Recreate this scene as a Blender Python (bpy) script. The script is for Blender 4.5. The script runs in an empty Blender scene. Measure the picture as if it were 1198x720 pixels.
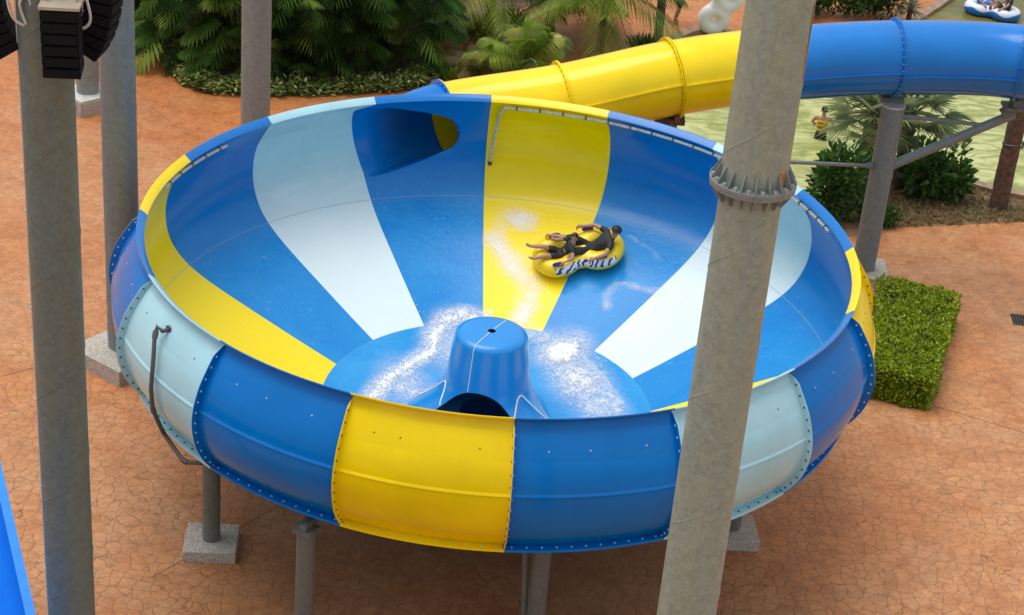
import bpy, bmesh, math, random
from mathutils import Vector, Matrix, noise as mnoise
random.seed(11)
R = math.radians
sc = bpy.context.scene
col = sc.collection
RIM = 5.3                                    # height of the bowl's rim above the paving

# ------------------------------------------------------------------ helpers
class MB:
    """collects vertices and faces of ONE mesh object"""
    def __init__(s): s.v = []; s.f = []; s.m = []; s.t = []; s.tint = None
    def add(s, vs, fs, mi=0):
        b = len(s.v); s.v += [tuple(p) for p in vs]
        s.f += [tuple(b + i for i in f) for f in fs]; s.m += [mi] * len(fs)
    def box(s, c, d, rot=None, mi=0):
        x, y, z = d[0] / 2, d[1] / 2, d[2] / 2
        vs = [Vector((i * x, j * y, k * z)) for i in (-1, 1) for j in (-1, 1) for k in (-1, 1)]
        if rot: vs = [rot @ p for p in vs]
        s.add([p + Vector(c) for p in vs], [(0, 1, 3, 2), (4, 6, 7, 5), (0, 4, 5, 1), (2, 3, 7, 6), (0, 2, 6, 4), (1, 5, 7, 3)], mi)
    def tube(s, pts, rad, n=8, caps=True, mi=0):
        pts = [Vector(p) for p in pts]
        if not hasattr(rad, '__len__'): rad = [rad] * len(pts)
        b = len(s.v); up = None
        for i, p in enumerate(pts):
            t = (pts[min(i + 1, len(pts) - 1)] - pts[max(i - 1, 0)]).normalized()
            if up is None: up = t.orthogonal().normalized()
            up = (up - t * up.dot(t)).normalized(); w = t.cross(up)
            for k in range(n):
                a = 2 * math.pi * k / n
                s.v.append(tuple(p + (up * math.cos(a) + w * math.sin(a)) * rad[i]))
        for i in range(len(pts) - 1):
            for k in range(n):
                s.f.append((b + i * n + k, b + i * n + (k + 1) % n, b + (i + 1) * n + (k + 1) % n, b + (i + 1) * n + k)); s.m.append(mi)
        if caps:
            s.f.append(tuple(b + k for k in reversed(range(n)))); s.m.append(mi)
            s.f.append(tuple(b + (len(pts) - 1) * n + k for k in range(n))); s.m.append(mi)
    def grid(s, P, mi=0, close=False, mfun=None):
        """P: rows of points"""
        b = len(s.v); w = len(P[0])
        for row in P: s.v += [tuple(p) for p in row]
        for i in range(len(P) - 1):
            for j in range(w if close else w - 1):
                s.f.append((b + i * w + j, b + i * w + (j + 1) % w, b + (i + 1) * w + (j + 1) % w, b + (i + 1) * w + j))
                s.m.append(mfun(i, j) if mfun else mi)
    def sphere(s, c, r, nu=10, nv=7, mi=0):
        c = Vector(c); r = Vector(r) if hasattr(r, '__len__') else Vector((r, r, r))
        P = [[c + Vector((r.x * math.sin(math.pi * i / nv) * math.cos(2 * math.pi * j / nu), r.y * math.sin(math.pi * i / nv) * math.sin(2 * math.pi * j / nu), r.z * math.cos(math.pi * i / nv))) for j in range(nu)] for i in range(nv + 1)]
        s.grid(P, mi, True)
    def build(s, name, mats, parent=None, smooth=40, bevel=None, loc=None):
        me = bpy.data.meshes.new(name); me.from_pydata(s.v, [], s.f)
        for m in (mats if isinstance(mats, (list, tuple)) else [mats]): me.materials.append(m)
        me.polygons.foreach_set('material_index', s.m)
        if smooth:
            me.polygons.foreach_set('use_smooth', [True] * len(me.polygons))
            me.set_sharp_from_angle(angle=R(smooth))
        if s.t: me.attributes.new('tint', 'FLOAT', 'FACE').data.foreach_set('value', s.t)
        me.update()
        o = bpy.data.objects.new(name, me); col.objects.link(o)
        if parent: o.parent = parent
        if loc: o.location = loc
        if bevel:
            b = o.modifiers.new('bevel', 'BEVEL'); b.width = bevel; b.segments = 2; b.limit_method = 'ANGLE'
        return o

def tag(o, label=None, cat=None, group=None, kind=None):
    if label: o['label'] = label
    if cat: o['category'] = cat
    if group: o['group'] = group
    if kind: o['kind'] = kind
    return o
def thing(name, label, cat, loc=(0, 0, 0), rot=(0, 0, 0), group=None):
    o = bpy.data.objects.new(name, None); col.objects.link(o); o.location = loc; o.rotation_euler = rot
    o.empty_display_size = .2
    return tag(o, label, cat, group)
def dup(o, parent=None):
    c = o.copy(); col.objects.link(c)
    if parent: c.parent = parent
    for ch in list(o.children): dup(ch, c)
    return c

# ------------------------------------------------------------------ materials
class NT:
    def __init__(s, name):
        s.mat = bpy.data.materials.new(name); s.mat.use_nodes = True
        s.t = s.mat.node_tree; s.b = s.t.nodes['Principled BSDF']; s.out = s.t.nodes['Material Output']
    def n(s, typ, **kw):
        x = s.t.nodes.new(typ)
        for k, v in kw.items():
            if k.startswith('i_'): x.inputs[k[2:].replace('_', ' ')].default_value = v
            else: setattr(x, k, v)
        return x
    def l(s, a, b): s.t.links.new(a, b)
    def pos(s, scale=(1, 1, 1), local=False):
        m = s.n('ShaderNodeMapping'); m.inputs['Scale'].default_value = scale
        if local: s.l(s.n('ShaderNodeTexCoord').outputs['Object'], m.inputs[0])
        else: s.l(s.n('ShaderNodeNewGeometry').outputs['Position'], m.inputs[0])
        return m.outputs[0]
    def noise(s, vec, scale, detail=4, rough=.55, dist=0):
        x = s.n('ShaderNodeTexNoise', i_Scale=scale, i_Detail=detail, i_Roughness=rough, i_Distortion=dist)
        s.l(vec, x.inputs['Vector']); return x.outputs['Fac']
    def ramp(s, fac, stops):
        x = s.n('ShaderNodeValToRGB'); e = x.color_ramp.elements
        while len(e) < len(stops): e.new(.5)
        for q, (p, c) in zip(e, stops):
            q.position = p; q.color = (c if hasattr(c, '__len__') else (c, c, c)) [:3] + (1,) if hasattr(c, '__len__') else (c, c, c, 1)
        s.l(fac, x.inputs[0]); return x.outputs[0]
    def mix(s, fac, a, b, mode='MIX'):
        x = s.n('ShaderNodeMixRGB', blend_type=mode)
        for inp, v in zip(x.inputs, (fac, a, b)):
            if hasattr(v, 'is_linked'): s.l(v, inp)
            elif hasattr(v, '__len__'): inp.default_value = tuple(v)[:3] + (1,)
            else: inp.default_value = v if inp.type == 'VALUE' else (v, v, v, 1)
        return x.outputs[0]
    def math(s, op, a, b=0., clamp=False):
        x = s.n('ShaderNodeMath', operation=op, use_clamp=clamp)
        for inp, v in zip(x.inputs, (a, b)):
            if hasattr(v, 'is_linked'): s.l(v, inp)
            else: inp.default_value = v
        return x.outputs[0]
    def set(s, **kw):
        for k, v in kw.items():
            inp = s.b.inputs[k.replace('_', ' ')]
            if hasattr(v, 'is_linked'): s.l(v, inp)
            else: inp.default_value = tuple(v) + (1,) if hasattr(v, '__len__') and len(v) == 3 else v
        return s
    def bump(s, h, strength=.3, dist=.02):
        x = s.n('ShaderNodeBump', i_Strength=strength, i_Distance=dist); s.l(h, x.inputs['Height'])
        s.l(x.outputs[0], s.b.inputs['Normal'])

def plain(name, c, rough=.5, metal=0., var=.15, scale=6):
    t = NT(name); f = t.noise(t.pos(), scale)
    a = tuple(x * (1 - var) for x in c); b = tuple(min(1, x * (1 + var)) for x in c)
    t.set(Base_Color=t.ramp(f, [(.3, a), (.7, b)]), Roughness=rough, Metallic=metal)
    return t.mat

def gel_outside(name, c, dark, coat=0.):
    """gelcoat fibreglass: glossy, with faint drips and dust"""
    t = NT(name); p = t.pos()
    big = t.noise(p, .9, 3); st = t.noise(t.pos((7, 7, .5)), 1.3, 4, .6)
    base = t.mix(t.ramp(big, [(.35, 0.), (.7, 1.)]), c, tuple(x * .86 for x in c))
    dirt = t.math('MULTIPLY', t.ramp(st, [(.56, 0.), (.85, 1.)]), .14)
    base = t.mix(dirt, base, dark)
    spk = t.ramp(t.noise(p, 46, 2), [(.755, 0.), (.77, 1.)])
    base = t.mix(t.math('MULTIPLY', spk, .25), base, (.25, .24, .2))
    t.set(Base_Color=base, Roughness=t.ramp(t.noise(p, 3.), [(.3, .10), (.75, .2)]), Specular_IOR_Level=.24, Coat_Weight=coat, Coat_Roughness=.2, Coat_IOR=1.5)
    t.bump(t.noise(p, 1.2, 1), .05, .05)
    return t.mat
def gel_inside(name, dry, wet, milk, amt):
    """inside of the bowl: dry gelcoat near the rim, a running film of water lower down, painted lighter for the skylight it catches"""
    t = NT(name); p = t.pos(); sx = t.n('ShaderNodeSeparateXYZ'); t.l(p, sx.inputs[0])
    film = t.noise(p, .8, 5, .65, .6); fine = t.noise(p, 9, 4, .7, .4)
    streak = t.noise(t.pos((1.2, 1.2, 5)), 1.1, 4, .6, .5)
    zz = t.math('ADD', sx.outputs['Z'], t.math('MULTIPLY', t.math('SUBTRACT', streak, .5), .9))
    mr = t.n('ShaderNodeMapRange', interpolation_type='SMOOTHSTEP'); t.l(zz, mr.inputs['Value'])
    mr.inputs['From Min'].default_value = 4.1; mr.inputs['From Max'].default_value = 2.5
    wetf = mr.outputs[0]
    wcol = t.mix(t.math('MULTIPLY', t.ramp(film, [(.3, .35), (.7, 1.)]), amt), wet, milk)  # film colour made paler: skylight on the wet slope mixed into it
    wcol = t.mix(t.math('MULTIPLY', t.ramp(fine, [(.6, 0.), (.78, 1.)]), .18), wcol, (.8, .87, .92))
    dcol = t.mix(t.ramp(film, [(.35, 0.), (.7, 1.)]), dry, tuple(x * .88 for x in dry))
    dcol = t.mix(t.math('MULTIPLY', t.ramp(streak, [(.55, 0.), (.8, 1.)]), .12), dcol, milk)
    t.set(Base_Color=t.mix(wetf, dcol, wcol), Roughness=t.ramp(film, [(.3, .15), (.7, .26)]), Specular_IOR_Level=.27)
    h = t.math('ADD', t.noise(t.pos((1, 1, 1.5)), 5, 3, .6, .5), t.math('MULTIPLY', t.noise(p, 22, 2), .35))
    t.bump(t.math('MULTIPLY', h, wetf), .22, .02)
    return t.mat
BLUE, YEL, LIGHT = (0., .18, .60), (.98, .74, 0.), (.42, .72, .82)
M = {}
M['blue'] = gel_outside('blue_gelcoat', BLUE, (.02, .06, .15))
M['yellow'] = gel_outside('yellow_gelcoat', YEL, (.62, .42, .02))
M['light'] = gel_outside('pale_blue_gelcoat', LIGHT, (.3, .42, .42))
for c_, k_, d_ in (('blue', BLUE, (.02, .06, .15)), ('yellow', YEL, (.62, .42, .02)), ('light', LIGHT, (.3, .42, .42))): M[c_ + '_coat'] = gel_outside(c_ + '_polished', k_, d_, .4)
M['blue_tube'] = gel_outside('blue_tube_gelcoat', (0., .20, .66), (.02, .06, .15), .45)
M['hood'] = gel_outside('hood_gelcoat', (.008, .27, .76), (.02, .1, .25), .6)
M['hood'].node_tree.nodes['Principled BSDF'].inputs['Coat Roughness'].default_value = .34
M['blue_wet'] = gel_inside('blue_wet', BLUE, (.0, .20, .62), (.03, .33, .74), .65)
M['yellow_wet'] = gel_inside('yellow_wet', YEL, (.97, .74, .002), (.96, .80, .10), .25)
M['light_wet'] = gel_inside('pale_blue_wet', LIGHT, (.66, .83, .89), (.78, .89, .93), .6)
M['floor_wet'] = gel_inside('floor_wet', BLUE, (.004, .24, .66), (.07, .40, .80), .75)
M['bolt'] = plain('bolt_steel', (.55, .56, .55), .4, .6)
M['bolt_dark'] = plain('bolt_dark', (.06, .07, .07), .5, .3)
M['bolt_pale'] = plain('bolt_pale', (.70, .74, .78), .4, .2)
M['white_line'] = plain('sealant', (.26, .38, .46), .4)
M['pvc'] = plain('grey_pvc', (.085, .088, .088), .45)
M['pvc_pale'] = plain('pale_pipe', (.52, .52, .47), .5, 0, .3, 14)
M['clamp'] = plain('clamp', (.07, .07, .06), .5)
M['black'] = plain('black', (.012, .012, .013), .6)
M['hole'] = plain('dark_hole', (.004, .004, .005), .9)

def galv(name, a, b, c):
    t = NT(name); p = t.pos()
    v = t.n('ShaderNodeTexVoronoi', i_Scale=26.); t.l(p, v.inputs['Vector'])
    sp = t.ramp(v.outputs['Color'], [(.2, 0.), (.8, 1.)])
    st = t.noise(t.pos((3.2, 3.2, .28)), 1.4, 5, .6); bl = t.noise(p, 3.5, 6, .65)
    base = t.mix(t.ramp(st, [(.32, 0.), (.68, 1.)]), a, b)
    base = t.mix(t.math('MULTIPLY', t.ramp(bl, [(.5, 0.), (.75, 1.)]), .55), base, c)
    base = t.mix(t.math('MULTIPLY', sp, .30), base, tuple(x * 1.5 for x in a))
    mot = t.noise(p, 8., 6, .72, .4)
    base = t.mix(.85, base, t.ramp(mot, [(.30, .80), (.5, 1.), (.72, 1.18)]), 'MULTIPLY')
    drip = t.noise(t.pos((9, 9, .35)), 1., 4, .6)
    base = t.mix(t.math('MULTIPLY', t.ramp(drip, [(.58, 0.), (.75, 1.)]), .35), base, (.17, .14, .085))
    sp2 = t.ramp(t.noise(p, 17, 3), [(.71, 0.), (.74, 1.)])
    base = t.mix(t.math('MULTIPLY', sp2, .35), base, (.12, .11, .09))
    t.set(Base_Color=base, Roughness=t.ramp(bl, [(.3, .42), (.7, .62)]), Metallic=.08)
    t.bump(t.noise(p, 30, 3), .1, .01)
    return t.mat
M['steel_warm'] = galv('galvanised_warm', (.255, .325, .295), (.305, .345, .24), (.215, .28, .285))
M['steel_green'] = galv('galvanised_green', (.115, .165, .165), (.145, .165, .11), (.09, .135, .15))
M['steel_grey'] = galv('galvanised_grey', (.16, .205, .225), (.185, .215, .215), (.13, .175, .195))
M['steel_post'] = galv('galvanised_post', (.125, .145, .14), (.145, .15, .125), (.10, .115, .115))
M['steel_pinkish'] = galv('galvanised_weathered', (.20, .235, .24), (.23, .26, .25), (.175, .21, .225))
t = NT('rust_stain'); t.set(Base_Color=(.42, .2, .07), Roughness=.7); M['rust'] = t.mat

def terrazzo():
    t = NT('speckled_granite'); p = t.pos()
    w = t.n('ShaderNodeTexVoronoi', i_Scale=95.); t.l(p, w.inputs['Vector'])
    g_ = t.n('ShaderNodeSeparateColor'); t.l(w.outputs['Color'], g_.inputs[0])
    t.set(Base_Color=t.mix(t.math('MULTIPLY', t.noise(p, 1.5), .3), t.ramp(g_.outputs[0], [(.1, (.16, .14, .12)), (.4, (.42, .39, .35)), (.8, (.66, .63, .58))]), (.3, .24, .19)), Roughness=.75)
    return t.mat
M['granite'] = terrazzo()
M['white_conc'] = plain('pale_concrete', (.62, .60, .56), .8)

def paving():
    t = NT('stamped_concrete'); p = t.pos((1, 1, 0))
    dn = t.n('ShaderNodeTexNoise', i_Scale=2.2, i_Detail=3.); t.l(p, dn.inputs['Vector'])
    va = t.n('ShaderNodeVectorMath', operation='SCALE'); t.l(dn.outputs['Color'], va.inputs[0]); va.inputs['Scale'].default_value = .26
    vb = t.n('ShaderNodeVectorMath', operation='ADD'); t.l(p, vb.inputs[0]); t.l(va.outputs[0], vb.inputs[1])
    e = t.n('ShaderNodeTexVoronoi', feature='DISTANCE_TO_EDGE', i_Scale=3.9, i_Randomness=.74); t.l(vb.outputs[0], e.inputs['Vector'])
    c = t.n('ShaderNodeTexVoronoi', i_Scale=3.9, i_Randomness=.74); t.l(vb.outputs[0], c.inputs['Vector'])
    cs = t.n('ShaderNodeSeparateColor'); t.l(c.outputs['Color'], cs.inputs[0])
    big = t.noise(p, .22, 5, .6); mid = t.noise(p, 1.1, 6, .68); fine = t.noise(p, 9, 6, .7)
    base = t.ramp(mid, [(.25, (.36, .145, .048)), (.42, (.50, .225, .095)), (.58, (.55, .28, .14)), (.76, (.52, .20, .05))])
    base = t.mix(t.ramp(big, [(.40, 0.), (.62, .75)]), base, t.ramp(mid, [(.3, (.44, .15, .045)), (.7, (.58, .235, .075))]))
    base = t.mix(.3, base, t.ramp(cs.outputs[0], [(0., .72), (1., 1.12)]), 'MULTIPLY')
    grit = t.noise(p, 3.2, 8, .78)
    base = t.mix(.8, base, t.ramp(grit, [(.30, .62), (.5, 1.0), (.72, 1.22)]), 'MULTIPLY')
    base = t.mix(.75, base, t.ramp(fine, [(.25, .62), (.55, 1.02), (.8, 1.2)]), 'MULTIPLY')
    sy0 = t.n('ShaderNodeSeparateXYZ'); t.l(p, sy0.inputs[0])
    farm = t.n('ShaderNodeMapRange', interpolation_type='SMOOTHSTEP'); t.l(t.math('ADD', sy0.outputs['Y'], t.math('MULTIPLY', big, 8.)), farm.inputs['Value']); farm.inputs['From Min'].default_value = 14; farm.inputs['From Max'].default_value = 24
    base = t.mix(t.math('MULTIPLY', farm.outputs[0], .75), base, t.mix(1., base, (.98, .72, .42), 'MULTIPLY'))
    pale = t.math('MULTIPLY', t.ramp(t.noise(p, 2.3, 5, .7), [(.6, 0.), (.75, 1.)]), .25)
    base = t.mix(pale, base, (.64, .46, .29))
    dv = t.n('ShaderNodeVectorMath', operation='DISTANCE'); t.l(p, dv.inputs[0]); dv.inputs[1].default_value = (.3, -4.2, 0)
    damp_shade = t.math('ADD', dv.outputs['Value'], t.math('MULTIPLY', t.math('SUBTRACT', t.noise(p, .7, 5, .65), .5), 5.))  # darker under the bowl: damp, plus the bowl's shadow put into the colour
    base = t.mix(t.math('MULTIPLY', t.ramp(t.math('DIVIDE', damp_shade, 8.), [(.40, 1.), (.88, 0.)]), .80), base, t.mix(.5, base, (.10, .055, .03)), 'MIX')
    ew = t.math('ADD', e.outputs['Distance'], t.math('MULTIPLY', t.math('SUBTRACT', fine, .5), .05))
    vis = t.math('MULTIPLY', t.ramp(t.noise(p, .55, 4), [(.30, .45), (.6, 1.)]), .9)
    sy = t.n('ShaderNodeSeparateXYZ'); t.l(p, sy.inputs[0])
    near = t.n('ShaderNodeMapRange', interpolation_type='SMOOTHSTEP'); t.l(sy.outputs['Y'], near.inputs['Value']); near.inputs['From Min'].default_value = 13; near.inputs['From Max'].default_value = -3; near.inputs['To Min'].default_value = .25; near.inputs['To Max'].default_value = .8
    crack = t.math('MULTIPLY', t.math('MULTIPLY', t.ramp(ew, [(.008, 1.), (.045, 0.)]), vis), near.outputs[0])
    base = t.mix(crack, base, (.17, .075, .025))
    t.set(Base_Color=base, Roughness=t.ramp(mid, [(.3, .44), (.7, .66)]), Specular_IOR_Level=.4)
    t.bump(t.math('ADD', t.ramp(ew, [(0., 0.), (.1, 1.)]), t.math('MULTIPLY', fine, .5)), .35, .02)
    return t.mat
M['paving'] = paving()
M['kerb'] = plain('kerb_stone', (.30, .20, .14), .8, 0, .3, 4)
M['soil'] = plain('soil', (.085, .055, .032), .95, 0, .5, 3)
M['dirt'] = plain('dry_bed', (.22, .13, .065), .95, 0, .4, 3)

def pool():
    t = NT('pool_water'); p = t.pos((.65, 1.5, 1))
    w = t.noise(p, 1.0, 5, .62, 1.8); w2 = t.noise(p, .18, 3)
    br = t.ramp(t.noise(t.pos((.8, 1, 1)), .12, 2), [(.4, 0.), (.6, 1.)])
    base = t.mix(t.ramp(w, [(.38, 0.), (.62, 1.)]), (.25, .29, .065), (.55, .57, .25))
    gx = t.n('ShaderNodeSeparateXYZ'); t.l(t.n('ShaderNodeNewGeometry').outputs['Position'], gx.inputs[0])
    far = t.ramp(t.math('DIVIDE', gx.outputs['Y'], 40.), [(.62, 0.), (.72, 1.)])
    base = t.mix(far, base, t.mix(t.ramp(w2, [(.4, 0.), (.6, 1.)]), (.20, .17, .03), (.13, .13, .03)))
    t.set(Base_Color=base, Roughness=.12, IOR=1.33)
    t.bump(w, .5, .12)
    return t.mat
M['pool'] = pool()

def leafmat(name, stops, rough=.45):
    t = NT(name); gi = t.n('ShaderNodeAttribute', attribute_name='tint')
    t.set(Base_Color=t.ramp(gi.outputs['Fac'], stops), Roughness=rough, Subsurface_Weight=0.)
    tr = t.n('ShaderNodeBsdfTranslucent'); t.l(t.ramp(gi.outputs['Fac'], [(p, tuple(min(1, x * 1.4) for x in c)) for p, c in stops]), tr.inputs[0])
    mx = t.n('ShaderNodeMixShader'); mx.inputs[0].default_value = .38
    t.l(t.b.outputs[0], mx.inputs[1]); t.l(tr.outputs[0], mx.inputs[2]); t.l(mx.outputs[0], t.out.inputs[0])
    return t.mat
M['leaf_split'] = leafmat('split_leaf', [(0, (0.019, 0.056, 0.016)), (.45, (0.056, 0.136, 0.029)), (.8, (0.136, 0.256, 0.048)), (1, (0.320, 0.448, 0.096))])
M['leaf_variegated'] = leafmat('variegated_leaf', [(0, (0.075, 0.135, 0.030)), (.4, (0.195, 0.285, 0.068)), (.75, (0.450, 0.510, 0.150)), (1, (0.780, 0.780, 0.360))])
M['leaf_coco'] = leafmat('coconut_leaf', [(0, (.07, .15, .015)), (.45, (.18, .29, .03)), (.8, (.34, .43, .06)), (1, (.52, .50, .13))])
M['leaf_dry'] = leafmat('drooping_leaf', [(0, (.10, .10, .03)), (.6, (.20, .17, .05)), (1, (.30, .22, .08))])
M['leaf_fan'] = leafmat('fan_leaf', [(0, (0.091, 0.143, 0.072)), (.5, (0.195, 0.260, 0.130)), (1, (0.364, 0.429, 0.234))])
M['leaf_dark'] = leafmat('dark_leaf', [(0, (0.021, 0.068, 0.015)), (.6, (0.053, 0.143, 0.027)), (1, (0.120, 0.240, 0.045))])
M['leaf_hedge'] = leafmat('hedge_leaf', [(0, (.07, .13, .008)), (.45, (.22, .33, .012)), (.8, (.40, .50, .02)), (1, (.55, .60, .06))])
M['leaf_lime'] = leafmat('lime_leaf', [(0, (0.098, 0.182, 0.014)), (.6, (0.224, 0.336, 0.021)), (1, (0.392, 0.476, 0.042))])
M['leaf_grey'] = leafmat('yucca_leaf', [(0, (.09, .12, .07)), (1, (.25, .29, .18))])
M['leaf_drygrass'] = leafmat('dry_grass', [(0, (.12, .09, .035)), (.5, (.22, .16, .06)), (.8, (.16, .17, .05)), (1, (.34, .26, .11))])
M['bark'] = plain('bark', (.085, .062, .045), .9, 0, .5, 9)
M['bark_brown'] = plain('brown_bark', (.125, .075, .05), .9, 0, .45, 7)
M['stem'] = plain('stem', (.16, .17, .07), .7, 0, .4, 5)
M['hedge_shade_core'] = plain('hedge_shade_core', (.015, .025, .006), .95)

M['skin'] = plain('skin', (.46, .25, .16), .5, 0, .08)
M['skin_tan'] = plain('skin_tan', (.30, .15, .085), .5, 0, .08)
M['hair'] = plain('hair', (.010, .008, .007), .4)
M['shirt'] = plain('black_shirt', (.022, .023, .026), .7, 0, .25, 20)
M['trousers'] = plain('black_trousers', (.016, .016, .018), .7, 0, .25, 20)
M['maroon'] = plain('maroon_band', (.10, .012, .012), .6)
M['vest'] = plain('yellow_vest', (.75, .48, .01), .5)
M['blue_cloth'] = plain('blue_cloth', (.02, .18, .62), .6)
M['purple'] = plain('purple_handle', (.05, .03, .30), .5)
M['white_pvc'] = plain('white_inflatable', (.88, .88, .87), .35, 0, .02)
M['speaker'] = plain('speaker_black', (.006, .006, .008), .75, 0, .2, 30)
M['grille'] = plain('speaker_grille', (.008, .009, .011), .8, 0, .4, 60)
for k_ in ('speaker', 'grille'): M[k_].node_tree.nodes['Principled BSDF'].inputs['Specular IOR Level'].default_value = .15
M['beige'] = plain('beige_steel', (.46, .40, .30), .5)
M['cable'] = plain('white_cable', (.62, .61, .56), .5)
M['grate'] = plain('iron_grate', (.10, .085, .07), .6, .4)

# ------------------------------------------------------------------ world, sun, camera
w = bpy.data.worlds.new('World'); sc.world = w; w.use_nodes = True
nt = w.node_tree; bg = nt.nodes['Background']
sky = nt.nodes.new('ShaderNodeTexSky'); sky.sky_type = 'NISHITA'; sky.sun_disc = False
SUN_EL, SUN_AZ = 72., -60.                   # azimuth measured from +Y clockwise
sky.sun_elevation = R(SUN_EL); sky.sun_rotation = R(SUN_AZ); sky.air_density = 1.; sky.dust_density = 4.; sky.ozone_density = 1.
mx = nt.nodes.new('ShaderNodeMixRGB'); mx.inputs[0].default_value = .72
nt.links.new(sky.outputs[0], mx.inputs[1]); 
tc = nt.nodes.new('ShaderNodeTexCoord'); sp = nt.nodes.new('ShaderNodeSeparateXYZ'); nt.links.new(tc.outputs['Generated'], sp.inputs[0])
rp = nt.nodes.new('ShaderNodeValToRGB'); nt.links.new(sp.outputs['Z'], rp.inputs[0])                 # overcast sky: three times brighter overhead than at the horizon
rp.color_ramp.elements[0].position = 0.; rp.color_ramp.elements[0].color = (.42, .43, .45, 1); rp.color_ramp.elements[1].position = 1.; rp.color_ramp.elements[1].color = (1, 1, 1, 1)
ml = nt.nodes.new('ShaderNodeMixRGB'); ml.blend_type = 'MULTIPLY'; ml.inputs[0].default_value = 1.; nt.links.new(rp.outputs[0], ml.inputs[1]); ml.inputs[2].default_value = (10.5, 10.6, 10.7, 1)
nt.links.new(ml.outputs[0], mx.inputs[2])      # thin white cloud over the blue
nt.links.new(mx.outputs[0], bg.inputs[0]); bg.inputs[1].default_value = .112
sd = bpy.data.lights.new('sun', 'SUN'); sd.energy = 2.0; sd.angle = R(45); sd.color = (1, .95, .87)
so = bpy.data.objects.new('sun', sd); col.objects.link(so)
d = Vector((math.sin(R(SUN_AZ)) * math.cos(R(SUN_EL)), math.cos(R(SUN_AZ)) * math.cos(R(SUN_EL)), math.sin(R(SUN_EL))))
so.rotation_euler = d.to_track_quat('Z', 'Y').to_euler(); so.location = d * 60
cd = bpy.data.cameras.new('camera'); cam = bpy.data.objects.new('camera', cd); col.objects.link(cam); sc.camera = cam
cr = Vector((.99651379, .03088964, .07749896)); cu = Vector((-.08289675, .47129367, .87807198)); cf = Vector((.00940145, .88143525, -.47221129))
cam.matrix_world = Matrix.Translation((0, -29.80325, 19.65687)) @ Matrix((cr, cu, -cf)).transposed().to_4x4()
cd.sensor_width = 36; cd.lens = 2127.648 / 1198 * 36; cd.clip_end = 600; cd.clip_start = .1
sc.view_settings.view_transform = 'Standard'; sc.view_settings.look = 'None'; sc.view_settings.exposure = 0

# ------------------------------------------------------------------ setting: ground, pool, beds
def poly(name, pts, z, mat, kind='structure', sub=None):
    me = bpy.data.meshes.new(name); bm = bmesh.new()
    bm.faces.new([bm.verts.new((x, y, z)) for x, y in pts]); bmesh.ops.triangulate(bm, faces=bm.faces[:])
    bm.normal_update(); bm.faces.ensure_lookup_table()
    if bm.faces[0].normal.z < 0: bmesh.ops.reverse_faces(bm, faces=bm.faces[:])
    bm.to_mesh(me); bm.free(); me.materials.append(mat)
    o = bpy.data.objects.new(name, me); col.objects.link(o); o['kind'] = kind; return o
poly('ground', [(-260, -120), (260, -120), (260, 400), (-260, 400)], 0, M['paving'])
shore = [(40, 10.5), (20, 14.6), (14.1, 15.75), (12.7, 16.35), (11.6, 16.75), (10.3, 16.6), (9.0, 15.4), (8.0, 13.7), (6.6, 13.2), (4.6, 14.6), (3.7, 17.0), (3.7, 20.0), (4.4, 23.6), (5.4, 26.3), (6.6, 26.9), (9.0, 26.2), (11.6, 26.6), (13.0, 28.9), (15.2, 32.6), (18, 38), (24, 48), (60, 70), (80, 30)]
poly('water', shore, .012, M['pool'])
mb = MB()
sv = [Vector((x, y, 0)) for x, y in shore[:-2]]
def offset_line(pts, w):
    o = []
    for i, p in enumerate(pts):
        t = (pts[min(i + 1, len(pts) - 1)] - pts[max(i - 1, 0)]).normalized(); o.append(p + Vector((t.y, -t.x, 0)) * w)
    return o
def smoothed(pts, k=4):
    out = []
    for i in range(len(pts) - 1):
        p0, p1, p2, p3 = pts[max(i - 1, 0)], pts[i], pts[i + 1], pts[min(i + 2, len(pts) - 1)]
        for j in range(k):
            t = j / k
            out.append(.5 * ((2 * p1) + (p2 - p0) * t + (2 * p0 - 5 * p1 + 4 * p2 - p3) * t * t + (3 * p1 - p0 - 3 * p2 + p3) * t ** 3))
    return out + [pts[-1]]
ks = smoothed(sv)
inn, out = offset_line(ks, .06), offset_line(ks, -.28)
mb.grid([[p + Vector((0, 0, .02 - .05)) for p in inn], [p + Vector((0, 0, .13)) for p in inn], [p + Vector((0, 0, .13)) for p in out], [p + Vector((0, 0, -.03)) for p in out]])
tag(mb.build('pool_kerb', M['kerb']), kind='structure')
poly('planting_bed', [(10.2, 13.0), (11.9, 13.5), (13.8, 14.05), (16, 13.4), (24, 12), (24, 13.6), (14.1, 15.35), (12.7, 15.95), (11.6, 16.35), (10.5, 16.2), (9.3, 15.1), (8.2, 13.35), (7.6, 12.9), (8.6, 12.1)], .008, M['dirt'])
poly('soil_bed', [(-13, 23.5), (-10.6, 20.6), (-9.6, 18.9), (-8.6, 18.2), (-6.8, 18.3), (-4.9, 18.9), (-3.2, 19.6), (-2.2, 20.4), (-2.7, 23.5), (-1.8, 25.6), (2.0, 30), (-3, 38), (-20, 38), (-16, 27)], .008, M['soil'])
mb = MB()
for (a, b) in [((-14, -1.2), (-9.0, 2.85)), ((7.2, 5.1), (16, 1.1)), ((-9.98, 16.9), (-8.6, 15.1)), ((-5.6, -4.2), (-3.2, -1.0))]:
    a, b = Vector((*a, .004)), Vector((*b, .004)); n_ = (b - a).cross(Vector((0, 0, 1))).normalized() * .008
    mb.add([a - n_, a + n_, b + n_, b - n_], [(0, 1, 2, 3)])
tag(mb.build('ground_joints', plain('joint', (.2, .10, .055), .9), smooth=None), kind='structure')

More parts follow.
